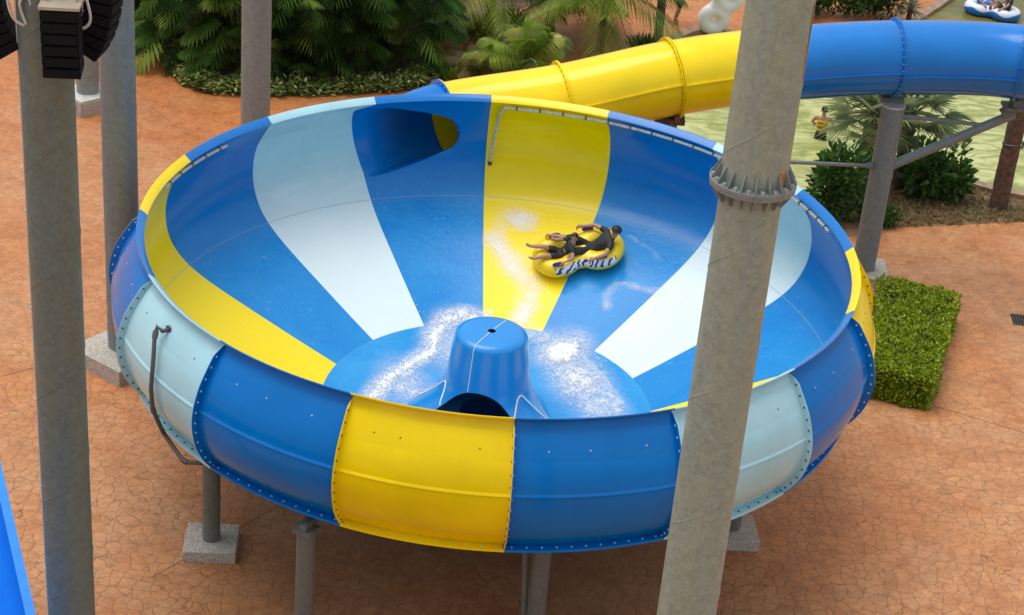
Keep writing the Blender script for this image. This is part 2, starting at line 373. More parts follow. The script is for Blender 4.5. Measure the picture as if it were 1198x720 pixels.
# ------------------------------------------------------------------ the bowl
PHI = 93.906
PROFILE = [(6.365, -.115), (6.47, -.22), (6.60, -.38), (6.75, -.63), (6.86, -.90), (6.92, -1.16), (6.935, -1.42), (6.90, -1.68), (6.81, -1.93), (6.645, -2.16), (6.42, -2.355), (6.13, -2.53), (5.8, -2.69), (5.3, -2.90), (4.6, -3.18), (3.9, -3.455), (3.17, -3.73)]
def spline(pts, k):
    return [(p.x, p.y) for p in smoothed([Vector((r, z, 0)) for r, z in pts], k)]
FULL = spline(PROFILE, 6)
WALLP = FULL[:61:2][:-1] + FULL[56:61]; SLOPEP = FULL[60:66] + FULL[66::3]
WALLP = [p for i, p in enumerate(WALLP) if i == 0 or p[1] < WALLP[i - 1][1] - 1e-6]
OUTP = spline([(6.40, -.125), (6.49, -.24), (6.64, -.46), (6.80, -.72), (6.90, -.98), (6.955, -1.24), (6.945, -1.5), (6.88, -1.78), (6.76, -2.02), (6.63, -2.20), (6.55, -2.30)], 3)
def cyl(a, r, z): return Vector((r * math.cos(R(a)), r * math.sin(R(a)), RIM + z))
def wall_r(z):
    for (r0, z0), (r1, z1) in zip(WALLP, WALLP[1:]):
        if z1 <= z <= z0: return r0 + (r1 - r0) * (z0 - z) / (z0 - z1)
    return WALLP[0][0] if z > WALLP[0][1] else WALLP[-1][0]
def seam15(z):
    """the pale/blue seam bends round the mouth of the entry tube"""
    if z > -.15: return 0
    if z > -.28: return 3.9 * (-.15 - z) / .13
    if z > -1.9: return 3.9 - 3.6 * ((-.28 - z) / 1.62) ** 1.15
    return .3 * max(0, (z + 2.2) / .3)
def bnd(k, z): return PHI - 22.5 * k + (seam15(z) if k % 16 == 15 else 0)
COLS = ['yellow', 'blue', 'light', 'blue']
bowl = thing('bowl_slide', 'giant open water slide bowl striped blue, yellow and pale blue, standing on short steel posts', 'water slide')
NA = 10
HOLE = [(98.9, -1.08), (99.15, -1.27), (99.9, -1.42), (102.3, -1.56), (105.0, -1.70), (107.7, -1.81), (110.3, -1.89), (112.7, -1.95), (114.6, -1.975), (116.2, -1.96)]
HOLE_TOP = [(119.9, -.285), (117.7, -.27), (115.0, -.285), (112.5, -.31), (109.0, -.42), (105.6, -.51), (102.4, -.63), (100.2, -.76), (99.25, -.91)]
left = [(PHI + 22.5 + seam15(z) - .12, z) for z in [-1.96 + (1.96 - .285) * i / 12 for i in range(13)]]
hole = HOLE[:-1] + left + HOLE_TOP[1:]
def resample(pts, n):
    L = [0.]
    for p, q in zip(pts, pts[1:] + pts[:1]): L.append(L[-1] + math.hypot((q[0] - p[0]) * .12, q[1] - p[1]))
    out = []; pp = pts + pts[:1]
    for i in range(n):
        s = L[-1] * i / n; j = max(k for k in range(len(L)) if L[k] <= s + 1e-9); j = min(j, len(pts) - 1)
        f = (s - L[j]) / max(1e-9, L[j + 1] - L[j]); out.append((pp[j][0] + (pp[j + 1][0] - pp[j][0]) * f, pp[j][1] + (pp[j + 1][1] - pp[j][1]) * f))
    return out
NH = 72
HP = resample(hole, NH)

def bolt(mb, p, n, r=.017, h=.012, mi=1):
    n = n.normalized(); u = n.orthogonal().normalized(); v = n.cross(u)
    ring = [p + (u * math.cos(a) + v * math.sin(a)) * r for a in (i * math.pi / 3 for i in range(6))]
    vs = ring + [q + n * h for q in ring]
    mb.add(vs, [(i, (i + 1) % 6, 6 + (i + 1) % 6, 6 + i) for i in range(6)] + [tuple(range(6, 12))], mi)

for k in range(16):
    c = COLS[k % 4]; mb = MB()
    A = lambda j, z: bnd(k, z) + (bnd(k + 1 if k < 15 else 0, z) - (360 if k == 15 else 0) - bnd(k, z)) * j / NA
    def A(j, z, k=k):
        a0 = bnd(k, z); a1 = (bnd(k + 1, z) if k < 15 else PHI - 360)
        if k == 15: a0 = PHI - 22.5 * 15 + seam15(z)
        return a0 + (a1 - a0) * j / NA
    # inner wall
    if k != 15:
        mb.grid([[cyl(A(j, z), r, z) for j in range(NA + 1)] for r, z in WALLP], 4)
    else:
        zt, zb = WALLP[0][1], WALLP[-1][1]
        brd = []
        a_r = lambda z: PHI; a_l = lambda z: PHI + 22.5 + seam15(z)
        n1 = 24
        brd = [(a_r(0), -1.1 - (zb * -1 - 1.1) * i / n1) for i in range(n1)]
        brd += [(PHI + 22.5 * i / n1, zb) for i in range(n1)]
        brd += [(a_l(z), z) for z in [zb + (zt - zb) * i / (2 * n1) for i in range(2 * n1)]]
        brd += [(PHI + 22.5 - 22.5 * i / n1, zt) for i in range(n1)]
        brd += [(PHI, zt + (-1.1 - zt) * i / n1) for i in range(n1)]
        # match by direction from the middle of the mouth
        cx, cz = 109.5, -1.1
        def ang(p): return math.atan2((p[1] - cz), -(p[0] - cx) * .12)
        def at_dir(th):
            # march outwards to the panel border
            dx, dz = -math.cos(th) / .12, math.sin(th); s = 0.
            for _ in range(4000):
                s += .002; a = cx + dx * s; z = cz + dz * s
                if z > zt or z < zb or a < PHI or a > PHI + 22.5 + seam15(z): break
            return (max(PHI, min(cx + dx * s, PHI + 22.5 + seam15(max(zb, min(zt, z))))), max(zb, min(zt, z)))
        corners = [ang((PHI, zt)), ang((PHI, zb)), ang((PHI + 22.5, zb)), ang((PHI + 22.5, zt))]
        B = []
        for p in HP:
            B.append(list(at_dir(ang(p))))
        cpt = [(PHI, zt), (PHI, zb), (PHI + 22.5, zb), (PHI + 22.5, zt)]
        for (ca, cz_) in cpt:                       # snap the nearest border point to each corner
            i = min(range(NH), key=lambda i: ((B[i][0] - ca) * .12) ** 2 + (B[i][1] - cz_) ** 2); B[i] = [ca, cz_]
        rows = []
        for s in range(27):
            f = s / 26
            rows.append([cyl(h[0] + (b[0] - h[0]) * f, wall_r(h[1] + (b[1] - h[1]) * f), h[1] + (b[1] - h[1]) * f) for h, b in zip(HP, B)])
        mb.grid(rows, 4, True)
    # rim lip: top flange and its outer edge
    NL = 10
    lip = [(6.365, -.115), (6.38, -.100), (6.49, -.006), (6.508, -.004), (6.512, -.022), (6.40, -.125)]
    mb.grid([[cyl(PHI - 22.5 * k - 22.5 * j / NA, r, z) for j in range(NA + 1)] for r, z in lip], 5)
    # outer shell
    if k != 15:
        mb.grid([[cyl(PHI - 22.5 * k - (22.5 - (4.6 if k == 14 and -2.1 < z < -.15 else 0)) * j / NA, r, z) for j in range(NA + 1)] for r, z in OUTP], 0)
    else:                                       # the outer skin is open where the entry tube passes
        mb.grid([[cyl(PHI - 22.5 * k - 22.5 * j / NA, r, z) for j in range(NA + 1)] for r, z in OUTP[:4]], 0)
        mb.grid([[cyl(PHI - 22.5 * k - 22.5 * j / NA, r, z) for j in range(NA + 1)] for r, z in OUTP[24:]], 0)
    # moulded ridge round the belly of the shell
    if k != 15:
        mb.grid([[cyl(PHI - 22.5 * k - (22.5 - (4.6 if k == 14 else 0)) * j / NA, r, z) for j in range(NA + 1)] for r, z in [(6.925, -1.09), (6.955, -1.125), (6.960, -1.14), (6.94, -1.17)]])
    # bottom flange, bolted
    zf = -2.31
    mb.grid([[cyl(PHI - 22.5 * k - 22.5 * j / NA, r, z) for j in range(NA + 1)] for r, z in [(6.54, zf + .02), (6.70, zf + .014), (6.705, zf - .03), (6.54, zf - .03)]])
    for j in range(11):
        a = PHI - 22.5 * k - 22.5 * (j + .5) / 11
        bolt(mb, cyl(a, 6.635, zf + .014), Vector((0, 0, 1)), .019, .012, 2)
    # side flanges
    for side in (0, 1):
        sgn = -1 if side == 0 else 1
        a0 = PHI - 22.5 * k - 22.5 * side
        th = .11 * sgn
        pr = [(r, z) for r, z in OUTP]
        W = [0.0 + .125 * min(1, i / 4.) for i in range(len(pr))]
        def nrm(i):
            p, q = pr[max(i - 1, 0)], pr[min(i + 1, len(pr) - 1)]
            t_ = Vector((q[0] - p[0], q[1] - p[1])).normalized(); return Vector((-t_.y, t_.x))
        ins, outs = [], []
        for i, (r, z) in enumerate(pr):
            n_ = nrm(i); n_ = n_ if n_.x > 0 or i > 3 else -n_
            if n_.x < -.2: n_ = -n_
            ins.append((r - .01, z)); outs.append((r + n_.x * W[i], z + n_.y * W[i]))
        if k == 15 or (k == 0 and side == 0) or (k == 14 and side == 1): continue
        aF = a0 + th                                # the face inside this panel
        mb.grid([[cyl(aF, *p) for p in ins], [cyl(aF, *p) for p in outs], [cyl(a0, *p) for p in outs]], 0)
        tan = Vector((-math.sin(R(aF)), math.cos(R(aF)), 0)) * (1 if side else -1)
        for i in range(4, len(pr) - 1, 2):
            q = (Vector(ins[i]) * .42 + Vector(outs[i]) * .58)
            bolt(mb, cyl(aF, q.x, q.y), tan, .017, .012, 1)
    # fixing heads dotted along the belly
    for j in (1, 3, 4):
        a = PHI - 22.5 * k - 22.5 * (j + .3 * math.sin(k * 3 + j)) / 5
        if k != 15: bolt(mb, cyl(a, 6.665, -.49), Vector((math.cos(R(a)), math.sin(R(a)), .45)), .014, .01, 3 if c == 'yellow' else 1)
    o = mb.build('wall_panel', [M[c], {'yellow': M['bolt_dark'], 'light': M['bolt_dark'], 'blue': M['bolt_pale']}[c], M['bolt_pale'] if c != 'light' else M['bolt_dark'], M['bolt_dark'], M[c + '_wet'], M[c + '_coat']], bowl, 35)
    o['label'] = {'yellow': 'yellow curved wall panel', 'blue': 'deep blue curved wall panel', 'light': 'pale blue curved wall panel'}[c]
    if k == 15: o['label'] = 'deep blue wall panel with the oval tube mouth'
    mb = MB()
    mb.grid([[cyl(PHI - 22.5 * k - 22.5 * j / NA, r, z) for j in range(NA + 1)] for r, z in SLOPEP])
    mb.grid([[cyl(PHI - 22.5 * k - 22.5 * j / NA, r, z - .06) for j in range(NA + 1)] for r, z in SLOPEP], 1)
    o = mb.build('slope_panel', [M[c + '_wet'], M[c]], bowl, 35)
    o['label'] = {'yellow': 'wet yellow lower panel', 'blue': 'wet blue lower panel', 'light': 'wet pale blue lower panel'}[c]
# thin pale sealant lines where the upper and lower panels meet
mb = MB()
for k in range(16):
    mb.grid([[cyl(PHI - 22.5 * k - .15 - 22.2 * j / NA, r, z) for j in range(NA + 1)] for r, z in [(6.4235, -2.3485), (6.4165, -2.3540)]])
mb.build('joint_seal', M['white_line'], bowl)
# floor
mb = MB()
prof = [(3.17, -3.726), (3.10, -3.745), (2.4, -3.775), (1.6, -3.80), (.9, -3.84), (.5, -3.9)]
mb.grid([[cyl(-j * 3.75, r, z) for j in range(96)] for r, z in prof], 0, True)
mb.grid([[cyl(-j * 3.75, r, z) for j in range(96)] for r, z in [(3.16, -3.79), (1.2, -3.86), (.9, -3.95), (.7, -4.6), (.7, -5.29)]], 1, True)
mb.build('bowl_floor', [M['floor_wet'], M['blue']], bowl)
# central exit hood with an arched mouth facing the near wall
mb = MB(); NT_, NZ = 96, 26
def hood_r(h, a):
    """radius at height h (0..1.6) for angle a; flares towards the foot, most beside the mouth"""
    base = .90 - .22 * (h / 1.66) ** 1.0
    fl = .26 * max(0, 1 - h / .7) ** 2.0
    dv = abs((a + 102 + 180) % 360 - 180)
    leg = .42 * max(0, 1 - h / .62) ** 1.5 * math.exp(-((dv - 62) / 26.) ** 2)
    return base + fl + leg
HTOP = 1.58; zb0 = -3.80
prof_h = [HTOP * (i / 18) for i in range(18)]
def hood_pt(h, a, rr=None):
    r = hood_r(h, a) if rr is None else rr
    return Vector((-.02 + r * math.cos(R(a)), r * math.sin(R(a)), RIM + zb0 + h))
def arch_h(a):
    dv = abs((a + 102 + 180) % 360 - 180)
    return .74 * math.sqrt(max(0, 1 - (dv / 46.) ** 2)) if dv < 46 else 0.
rows = []
angs = [-102 + 360 * j / NT_ for j in range(NT_)]
for i in range(NZ):
    f = i / (NZ - 1); row = []
    for a in angs:
        h0 = arch_h(a); h = h0 + (1.50 - h0) * f; row.append(hood_pt(h, a))
    rows.append(row)
for q in range(1, 8):                                # rounded shoulder, flat top
    t_ = q / 7 * math.pi / 2; rr = .701 - .17 * (1 - math.cos(t_)); hh = 1.50 + .15 * math.sin(t_)
    rows.append([hood_pt(hh, a, rr) for a in angs])
rows.append([hood_pt(1.655, a, .28) for a in angs]); rows.append([hood_pt(1.66, a, .075) for a in angs])
mb.grid(rows, 0, True)
mb.grid([[hood_pt(1.66, a, .075) for a in angs], [hood_pt(1.58, a, .072) for a in angs], [hood_pt(1.58, a, .005) for a in angs]], 1, True)
# turned-in lip of the mouth, then the dark throat
n0 = [j for j in range(-13, 14)]
lipo = [hood_pt(arch_h(angs[j % NT_]), angs[j % NT_]) for j in n0]
mb.grid([lipo, [p * 1 + Vector((0, .10, .05)) for p in lipo]], 0)
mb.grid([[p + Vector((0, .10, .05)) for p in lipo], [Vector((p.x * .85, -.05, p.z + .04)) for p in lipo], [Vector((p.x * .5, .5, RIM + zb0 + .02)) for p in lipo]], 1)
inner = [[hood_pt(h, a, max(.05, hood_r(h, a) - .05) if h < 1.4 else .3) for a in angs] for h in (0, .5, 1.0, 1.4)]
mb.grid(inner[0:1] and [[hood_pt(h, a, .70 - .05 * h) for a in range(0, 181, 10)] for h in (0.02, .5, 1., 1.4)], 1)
hood = mb.build('exit_hood', [M['hood'], M['hole']], bowl, 50)
hood['label'] = 'glossy blue exit hood with round hole on top and arched mouth'
M['white_seal'] = plain('white_seal', (.75, .83, .88), .4)
def onhood(path, rad=.012):
    mb = MB(); mb.tube(smoothed(path, 4), rad, 6); mb.build('seal_line', M['white_seal'], hood)
onhood([hood_pt(h_, 62, r_) for h_, r_ in [(1.646, .55), (1.66, .3), (1.664, .08)]], .009)
onhood([hood_pt(1.664, -116, .08), hood_pt(1.662, -116, .3)] + [hood_pt(1.50 + .154 * math.sin(R(q)), -116, .705 - .17 * (1 - math.cos(R(q)))) for q in (88, 70, 52, 35, 18, 5)] + [hood_pt(h, -116, hood_r(h, -116) + .004) for h in (1.50, 1.2, 1.0, .8, arch_h(-116) + .02)], .008)
for sg in (-1, 1):
    onhood([hood_pt(h, -102 + sg * dv, hood_r(h, -102 + sg * dv) + .012) for dv, h in [(43, .30), (46, .36), (50, .46), (55, .56), (60, .62), (65, .60), (70, .50), (75, .34), (79, .16), (82, .02)]], .017)
    onhood([hood_pt(h, -102 + sg * dv, hood_r(h, -102 + sg * dv) + .008) for dv, h in [(92, .32), (88, .18), (84, .04)]], .008)
# entry mouth: blue throat from the oval opening to the tube's first flange
RC, RD = Vector((-1.45, 7.70, RIM - 1.20)), Vector((.89, .43, .12)).normalized()
TR = .86
nf = Vector((-RD.y, RD.x, 0)).normalized(); upv = RD.cross(nf) * -1
if upv.z < 0: upv = -upv
mb = MB(); rows = []
tipd = lambda p: math.atan2(p[1] + 1.1, -(p[0] - 109.5) * .12)
ringpts = []
for i, p in enumerate(HP):
    th = -2 * math.pi * i / NH                     # starts at the right tip, goes down, left, up
    ringpts.append(RC + (-nf * math.cos(th) + upv * math.sin(th)) * TR)
for s in range(15):
    f = s / 14; row = []
    for p, q in zip(HP, ringpts):
        P0 = cyl(p[0], wall_r(p[1]), p[1]); rad_ = Vector((math.cos(R(p[0])), math.sin(R(p[0])), 0)); L = (q - P0).length
        wl = max(0, min(1, (p[0] - 109) / 9))
        P1 = P0 + (rad_ * (1 - wl) + RD * wl) * L * .3 + rad_ * .02; P2 = q - RD * L * .35
        row.append(P0 * (1 - f) ** 3 + P1 * 3 * f * (1 - f) ** 2 + P2 * 3 * f * f * (1 - f) + q * f ** 3)
    rows.append(row)
mb.grid(rows, 0, True)
mb.build('tube_mouth', M['blue_wet'], bowl, 60)
mb = MB()
mb.tube([RC - RD * .028, RC - RD * .002], TR + .11, 48)
def ringgrid(mb, c, d_, r0, r1, th, n=48, mi=0):
    nf_ = Vector((-d_.y, d_.x, 0)).normalized(); uv = nf_.cross(d_); P = []
    for (rr, off) in [(r0, -th / 2), (r1, -th / 2), (r1, th / 2), (r0, th / 2), (r0, -th / 2)]:
        P.append([c + d_ * off + (nf_ * math.cos(2 * math.pi * i / n) + uv * math.sin(2 * math.pi * i / n)) * rr for i in range(n)])
    mb.grid(P, mi, True)
mb = MB(); ringgrid(mb, RC - RD * .016, RD, TR - .03, TR + .095, .03)
for i in range(32):
    a = 2 * math.pi * i / 32; bolt(mb, RC - RD * .03 + (nf * math.cos(a) + upv * math.sin(a)) * (TR + .05), -RD, .014, .012, 1)
mb.build('mouth_flange', [M['blue'], M['bolt_pale']], bowl)

# spray pipes clamped under the lip
def lip_pipe(a0, a1, n, pre=None, z=-.235, r=6.40, rad=.032, clamps=9):
    mb = MB(); pts = [cyl(a0 + (a1 - a0) * i / n, r, z) for i in range(n + 1)]
    if pre: pts = pre + pts
    mb.tube(pts, rad, 8)
    o = mb.build('spray_pipe', M['pvc_pale'], bowl)
    for i in range(clamps):
        mb = MB(); a = a0 + (a1 - a0) * (i + .5) / clamps; t_ = Vector((-math.sin(R(a)), math.cos(R(a)), 0)); p = cyl(a, r, z)
        mb.tube([p - t_ * .018, p + t_ * .018], rad + .012, 8); mb.build('pipe_clamp', M['clamp'], o)
    if pre: mb = MB(); mb.tube([pre[0] + Vector((0, 0, .03)), pre[0] - Vector((0, 0, .05))], rad + .012, 8); mb.build('end_cap', M['clamp'], o)
lip_pipe(91.2, 46.5, 24, [cyl(93.1, 6.84, -1.72), cyl(92.9, 6.80, -1.35), cyl(92.6, 6.72, -.95), cyl(92.2, 6.60, -.60), cyl(91.8, 6.46, -.33)], clamps=10)
lip_pipe(36.5, 14, 14, clamps=7)
lip_pipe(171, 150, 14, clamps=5)
# grey drain pipe down the outside of the pale panel
mb = MB()
def off(a, z, d_):
    for (r0, z0), (r1, z1) in zip(OUTP, OUTP[1:]):
        if z1 <= z <= z0: return cyl(a, r0 + (r1 - r0) * (z0 - z) / (z0 - z1) + d_, z)
    return cyl(a, OUTP[-1][0] + d_, z)
pts = [off(217.2, -.40, 0), off(217.2, -.40, .13), off(216.4, -.36, .2), off(216.75, -.46, .2), off(218.25, -.78, .13), off(219.0, -1.28, .1), off(218.25, -1.76, .1), off(216.6, -2.40, .16), off(221.75, -2.48, .2), off(223.3, -2.54, .2), off(225.75, -2.46, .05)]
mb.tube(pts, .038, 10)
for i in (3, 6, 9): mb.tube([pts[i] - (pts[i] - pts[i - 1]).normalized() * .06, pts[i] + (pts[i + 1] - pts[i]).normalized() * .06], .049, 10)
mb.tube([pts[0], pts[0] + (pts[1] - pts[0]) * .25], .075, 12)
mb.build('drain_pipe', M['pvc'], bowl)

# ------------------------------------------------------------------ water in the bowl (foam and splash)
def foam_mat(name, tint, lacy):
    """aerated water: a web of foam threads that closes to solid white where it is dense, or a soft milky wash"""
    t = NT(name); at = t.n('ShaderNodeAttribute', attribute_name='foam_amount'); d = at.outputs['Fac']; p = t.pos()
    if lacy:
        n1 = t.noise(p, 3.0, 3, .55, 1.0); n2 = t.noise(p, 6.5, 3, .6, 1.6); n3 = t.noise(p, 20, 3, .65, .6)
        def web(n, w): return t.ramp(t.math('ABSOLUTE', t.math('SUBTRACT', n, .5)), [(0., 1.), (w, 0.)])
        net = t.math('MAXIMUM', t.math('MAXIMUM', web(n1, .045), t.math('MULTIPLY', web(n2, .06), .95)), t.math('MULTIPLY', web(n3, .07), .22))
        body = t.math('ADD', t.math('ADD', t.math('MULTIPLY', n2, .6), t.math('MULTIPLY', n3, .4)), t.math('MULTIPLY', t.math('SUBTRACT', d, .62), .8))
        solid = t.ramp(body, [(.48, 0.), (.66, 1.)])
        al = t.math('MAXIMUM', t.math('MULTIPLY', net, t.ramp(d, [(.06, 0.), (.5, .85)])), t.math('MULTIPLY', solid, .97))
        al = t.math('MAXIMUM', al, t.math('MULTIPLY', t.ramp(d, [(.06, 0.), (.6, 1.)]), .38))
        t.bump(t.math('ADD', n2, t.math('MULTIPLY', net, .3)), .3, .04)
    else:
        n1 = t.noise(p, 2.3, 6, .68, .8); n2 = t.noise(p, 9., 5, .7, 1.2)
        al = t.math('MULTIPLY', t.ramp(t.math('ADD', t.math('ADD', t.math('MULTIPLY', n1, .7), t.math('MULTIPLY', n2, .3)), t.math('MULTIPLY', t.math('SUBTRACT', d, .55), .8)), [(.32, 0.), (.66, 1.)]), t.ramp(d, [(.04, 0.), (.7, .72)]))
    t.set(Base_Color=tint, Roughness=.4, Alpha=al)
    return t.mat
M['foam'] = foam_mat('white_water', (.88, .92, .95), True); M['wash'] = foam_mat('white_wash', (.92, .94, .95), False)
def sm(x, a, b):
    t_ = max(0, min(1, (x - a) / (b - a))); return t_ * t_ * (3 - 2 * t_)
def bowl_z(r):
    for (r0, z0), (r1, z1) in zip(SLOPEP, SLOPEP[1:]):
        if r1 <= r <= r0: return z0 + (z1 - z0) * (r0 - r) / (r0 - r1)
    if r > 6.42: return -2.36
    for (r0, z0), (r1, z1) in zip(prof, prof[1:]):
        if r1 <= r <= r0: return z0 + (z1 - z0) * (r0 - r) / (r0 - r1)
    return -3.85
def foam(name, label, dens, x0, x1, y0, y1, step, lift, mat='foam', kind='stuff'):
    vs, fs, dv, idx = [], [], [], {}
    nx, ny = int((x1 - x0) / step), int((y1 - y0) / step)
    for i in range(nx + 1):
        for j in range(ny + 1):
            x, y = x0 + i * step, y0 + j * step; r = math.hypot(x, y)
            dd = dens(x, y) if r < 6.35 else 0
            if dd <= 0: continue
            nz = mnoise.noise((x * 3.1, y * 3.1, 1)) * .6 + mnoise.noise((x * 9, y * 9, 4)) * .4
            idx[i, j] = len(vs); vs.append((x, y, RIM + bowl_z(r) + .014 + lift * dd * (.5 + nz))); dv.append(dd)
    for (i, j) in idx:
        q = [(i, j), (i + 1, j), (i + 1, j + 1), (i, j + 1)]
        if all(k in idx for k in q): fs.append([idx[k] for k in q])
    me = bpy.data.meshes.new(name); me.from_pydata(vs, [], fs); me.materials.append(M[mat])
    at = me.attributes.new('foam_amount', 'FLOAT', 'POINT'); at.data.foreach_set('value', dv)
    me.polygons.foreach_set('use_smooth', [True] * len(me.polygons)); me.update()
    o = bpy.data.objects.new(name, me); col.objects.link(o); return tag(o, label, 'water', kind=kind)
def gau(x, y, cx, cy, sx, sy, rot=0):
    c, s = math.cos(R(rot)), math.sin(R(rot)); dx, dy = x - cx, y - cy
    u, v = (dx * c + dy * s) / sx, (-dx * s + dy * c) / sy; return math.exp(-(u * u + v * v))
def polyd(x, y, pts):
    b = 9e9
    for (ax, ay), (bx, by) in zip(pts, pts[1:]):
        t_ = max(0, min(1, ((x - ax) * (bx - ax) + (y - ay) * (by - ay)) / ((bx - ax) ** 2 + (by - ay) ** 2))); b = min(b, math.hypot(x - ax - t_ * (bx - ax), y - ay - t_ * (by - ay)))
    return b
def d_left(x, y):
    front = polyd(x, y, [(-.1, 3.2), (-.6, 3.3), (-.98, 3.1), (-1.18, 2.6), (-1.18, 1.95), (-1.55, 1.35), (-2.0, .6), (-2.15, .0)])
    body = max(gau(x, y, -.85, 2.2, .55, 1.0, 0), gau(x, y, -1.6, .6, .5, .9, 20)) * .56
    v = max(.80 * math.exp(-(front / .26) ** 2), body)
    return v if v > .04 and math.hypot(x, y) > .85 else 0
def d_right(x, y):
    v = max(1.08 * gau(x, y, 1.45, 2.25, .48, .62, -20), .80 * gau(x, y, 1.75, 1.3, .55, 1.1, 15), .60 * gau(x, y, 1.0, 2.75, .6, .3, -20), .58 * gau(x, y, 2.15, .3, .5, .8, 20), .55 * math.exp(-(polyd(x, y, [(1.75, 2.3), (2.2, 1.4), (2.5, .5), (2.5, 0)]) / .16) ** 2))
    return v if v > .05 and math.hypot(x, y) > .85 else 0
def d_wake(x, y):
    p = polyd(x, y, [(.55, 5.86), (.23, 5.9), (-.05, 5.8), (-.12, 5.44), (.07, 4.99), (.32, 4.74), (.58, 4.38), (.72, 4.1), (.67, 3.68), (.53, 3.4)])
    v = .72 * math.exp(-(p / .42) ** 2) * (.95 + .4 * mnoise.noise((x * 1.3, y * 1.3, 7)))
    return v if v > .04 else 0
def d_curl(x, y):
    p = min(polyd(x, y, [(2.33, 3.55), (2.27, 3.86), (2.48, 4.11), (2.74, 4.14), (3.18, 3.87), (3.44, 3.77)]), polyd(x, y, [(2.78, 5.41), (3.18, 5.01), (3.36, 4.74)]) + .08, polyd(x, y, [(2.0, 3.4), (1.7, 2.9)]) + .1)
    v = .52 * math.exp(-(p / .20) ** 2); return v if v > .04 else 0
def d_sheen(x, y):
    v = .38 * gau(x, y, -4.3, 2.4, .45, .8, -30); return v if v > .05 else 0
foam('white_water', 'churning white water curling round the left of the exit hood', d_left, -2.9, 0., -.6, 3.6, .035, .05)
foam('white_water', 'burst of white water piling up right of the exit hood', d_right, .3, 3.2, -1.2, 3.4, .035, .12)
foam('white_water', 'pale wake trailing down the yellow stripe below the raft', d_wake, -.4, 1.4, 3.0, 6.4, .04, .012, 'wash')
foam('white_water', 'thin curls of foam on blue beside the right pale stripe', d_curl, 1.0, 4.0, 2.4, 5.8, .035, .015, 'wash')
mb = MB()
for i in range(420):
    if random.random() < .72: x, y = random.gauss(1.65, .42), random.gauss(1.9, .45)
    else: x, y = random.gauss(2.1, .3), random.gauss(.7, .7)
    r = math.hypot(x, y)
    if r < 1.0 or r > 3.1: continue
    rr = random.uniform(.004, .014); z = RIM + bowl_z(r) + .03 + abs(random.gauss(0, .13)); mb.sphere((x, y, z), rr, 5, 4)
for i in range(90):
    x, y = random.gauss(-1.3, .3), random.gauss(2.2, .6); r = math.hypot(x, y)
    if r > 1.0: mb.sphere((x, y, RIM + bowl_z(r) + .03 + abs(random.gauss(0, .05))), random.uniform(.004, .011), 5, 4)
tag(mb.build('spray_droplets', plain('spray', (.85, .9, .93), .2)), 'fine spray droplets thrown up around the exit hood', 'spray', kind='stuff')

# ------------------------------------------------------------------ the enclosed tube
TP = [(-1.45, 7.70, 4.10), (1.13, 8.50, 4.47), (3.56, 9.25, 4.97), (5.95, 10.05, 5.21), (8.80, 10.60, 5.44), (11.72, 10.62, 5.58), (14.2, 9.2, 5.72), (15.6, 6.8, 5.9)]
tp = [Vector(p) for p in TP]
def tube_pts(i, n=14):
    p0 = tp[i - 1] if i else tp[1] - RD * 5.2; p1, p2 = tp[i], tp[i + 1]; p3 = tp[i + 2] if i + 2 < len(tp) else 2 * tp[i + 1] - tp[i]
    o = []
    for j in range(n + 1):
        t_ = j / n; o.append((.5 * ((2 * p1) + (p2 - p0) * t_ + (2 * p0 - 5 * p1 + 4 * p2 - p3) * t_ * t_ + (3 * p1 - p0 - 3 * p2 + p3) * t_ ** 3)))
    return o
def frame(pts, i):
    t_ = (pts[min(i + 1, len(pts) - 1)] - pts[max(i - 1, 0)]).normalized(); h = Vector((t_.y, -t_.x, 0)).normalized(); return t_, h, h.cross(t_)
tube = thing('tube_slide', 'enclosed yellow and blue slide tube winding in from the right to the bowl', 'slide tube')
SEAM = [8, 12, 10, -4, -10, 10, 10]
for i in range(len(tp) - 1):
    c = 'yellow' if i < 3 else 'blue'
    pts = tube_pts(i); mb = MB(); n = 56; rows, rin = [], []
    for j in range(len(pts)):
        t_, h, u_ = frame(pts, j)
        if i == 0 and j == 0: t_ = RD; h = Vector((t_.y, -t_.x, 0)).normalized(); u_ = h.cross(t_)
        rows.append([pts[j] + (h * math.cos(2 * math.pi * q / n) + u_ * math.sin(2 * math.pi * q / n)) * TR for q in range(n)])
        rin.append([pts[j] + (h * math.cos(2 * math.pi * q / n) + u_ * math.sin(2 * math.pi * q / n)) * (TR - .02) for q in range(n)])
    mb.grid(rows, 0, True); mb.grid(rin, 0, True)
    for sd_ in (SEAM[i], 180 - SEAM[i]):            # bolted side seam
        P = [[], [], [], []]
        for j in range(len(pts)):
            t_, h, u_ = frame(pts, j); a = R(sd_); e = h * math.cos(a) + u_ * math.sin(a); f_ = -h * math.sin(a) + u_ * math.cos(a)
            for q, (rr, o_) in enumerate([(TR - .004, .016), (TR + .05, .016), (TR + .05, -.016), (TR - .004, -.016)]): P[q].append(pts[j] + e * rr + f_ * o_)
        mb.grid(P)
    o = mb.build('tube_section', M['blue_tube' if c == 'blue' else 'yellow_coat'], tube, 50); o['label'] = c + ' tube section'
    # flange rings at the upper end
    for e_, cc, off_ in ((0, c, .016), (len(pts) - 1, c, -.016)):
        t_, h, u_ = frame(pts, e_); mb = MB(); ringgrid(mb, pts[e_] + t_ * off_, t_, TR - .003, TR + .085, .026, 56)
        for q in range(34):
            a = 2 * math.pi * q / 34; bolt(mb, pts[e_] + t_ * (off_ + (.015 if off_ > 0 else -.015)) + (h * math.cos(a) + u_ * math.sin(a)) * (TR + .045), t_ * (1 if off_ > 0 else -1), .013, .012, 1)
        fo = mb.build('tube_flange', [M[cc], M['bolt_dark'] if cc == 'yellow' else M['bolt_pale']], tube, 30); fo['label'] = cc + ' bolted flange ring'

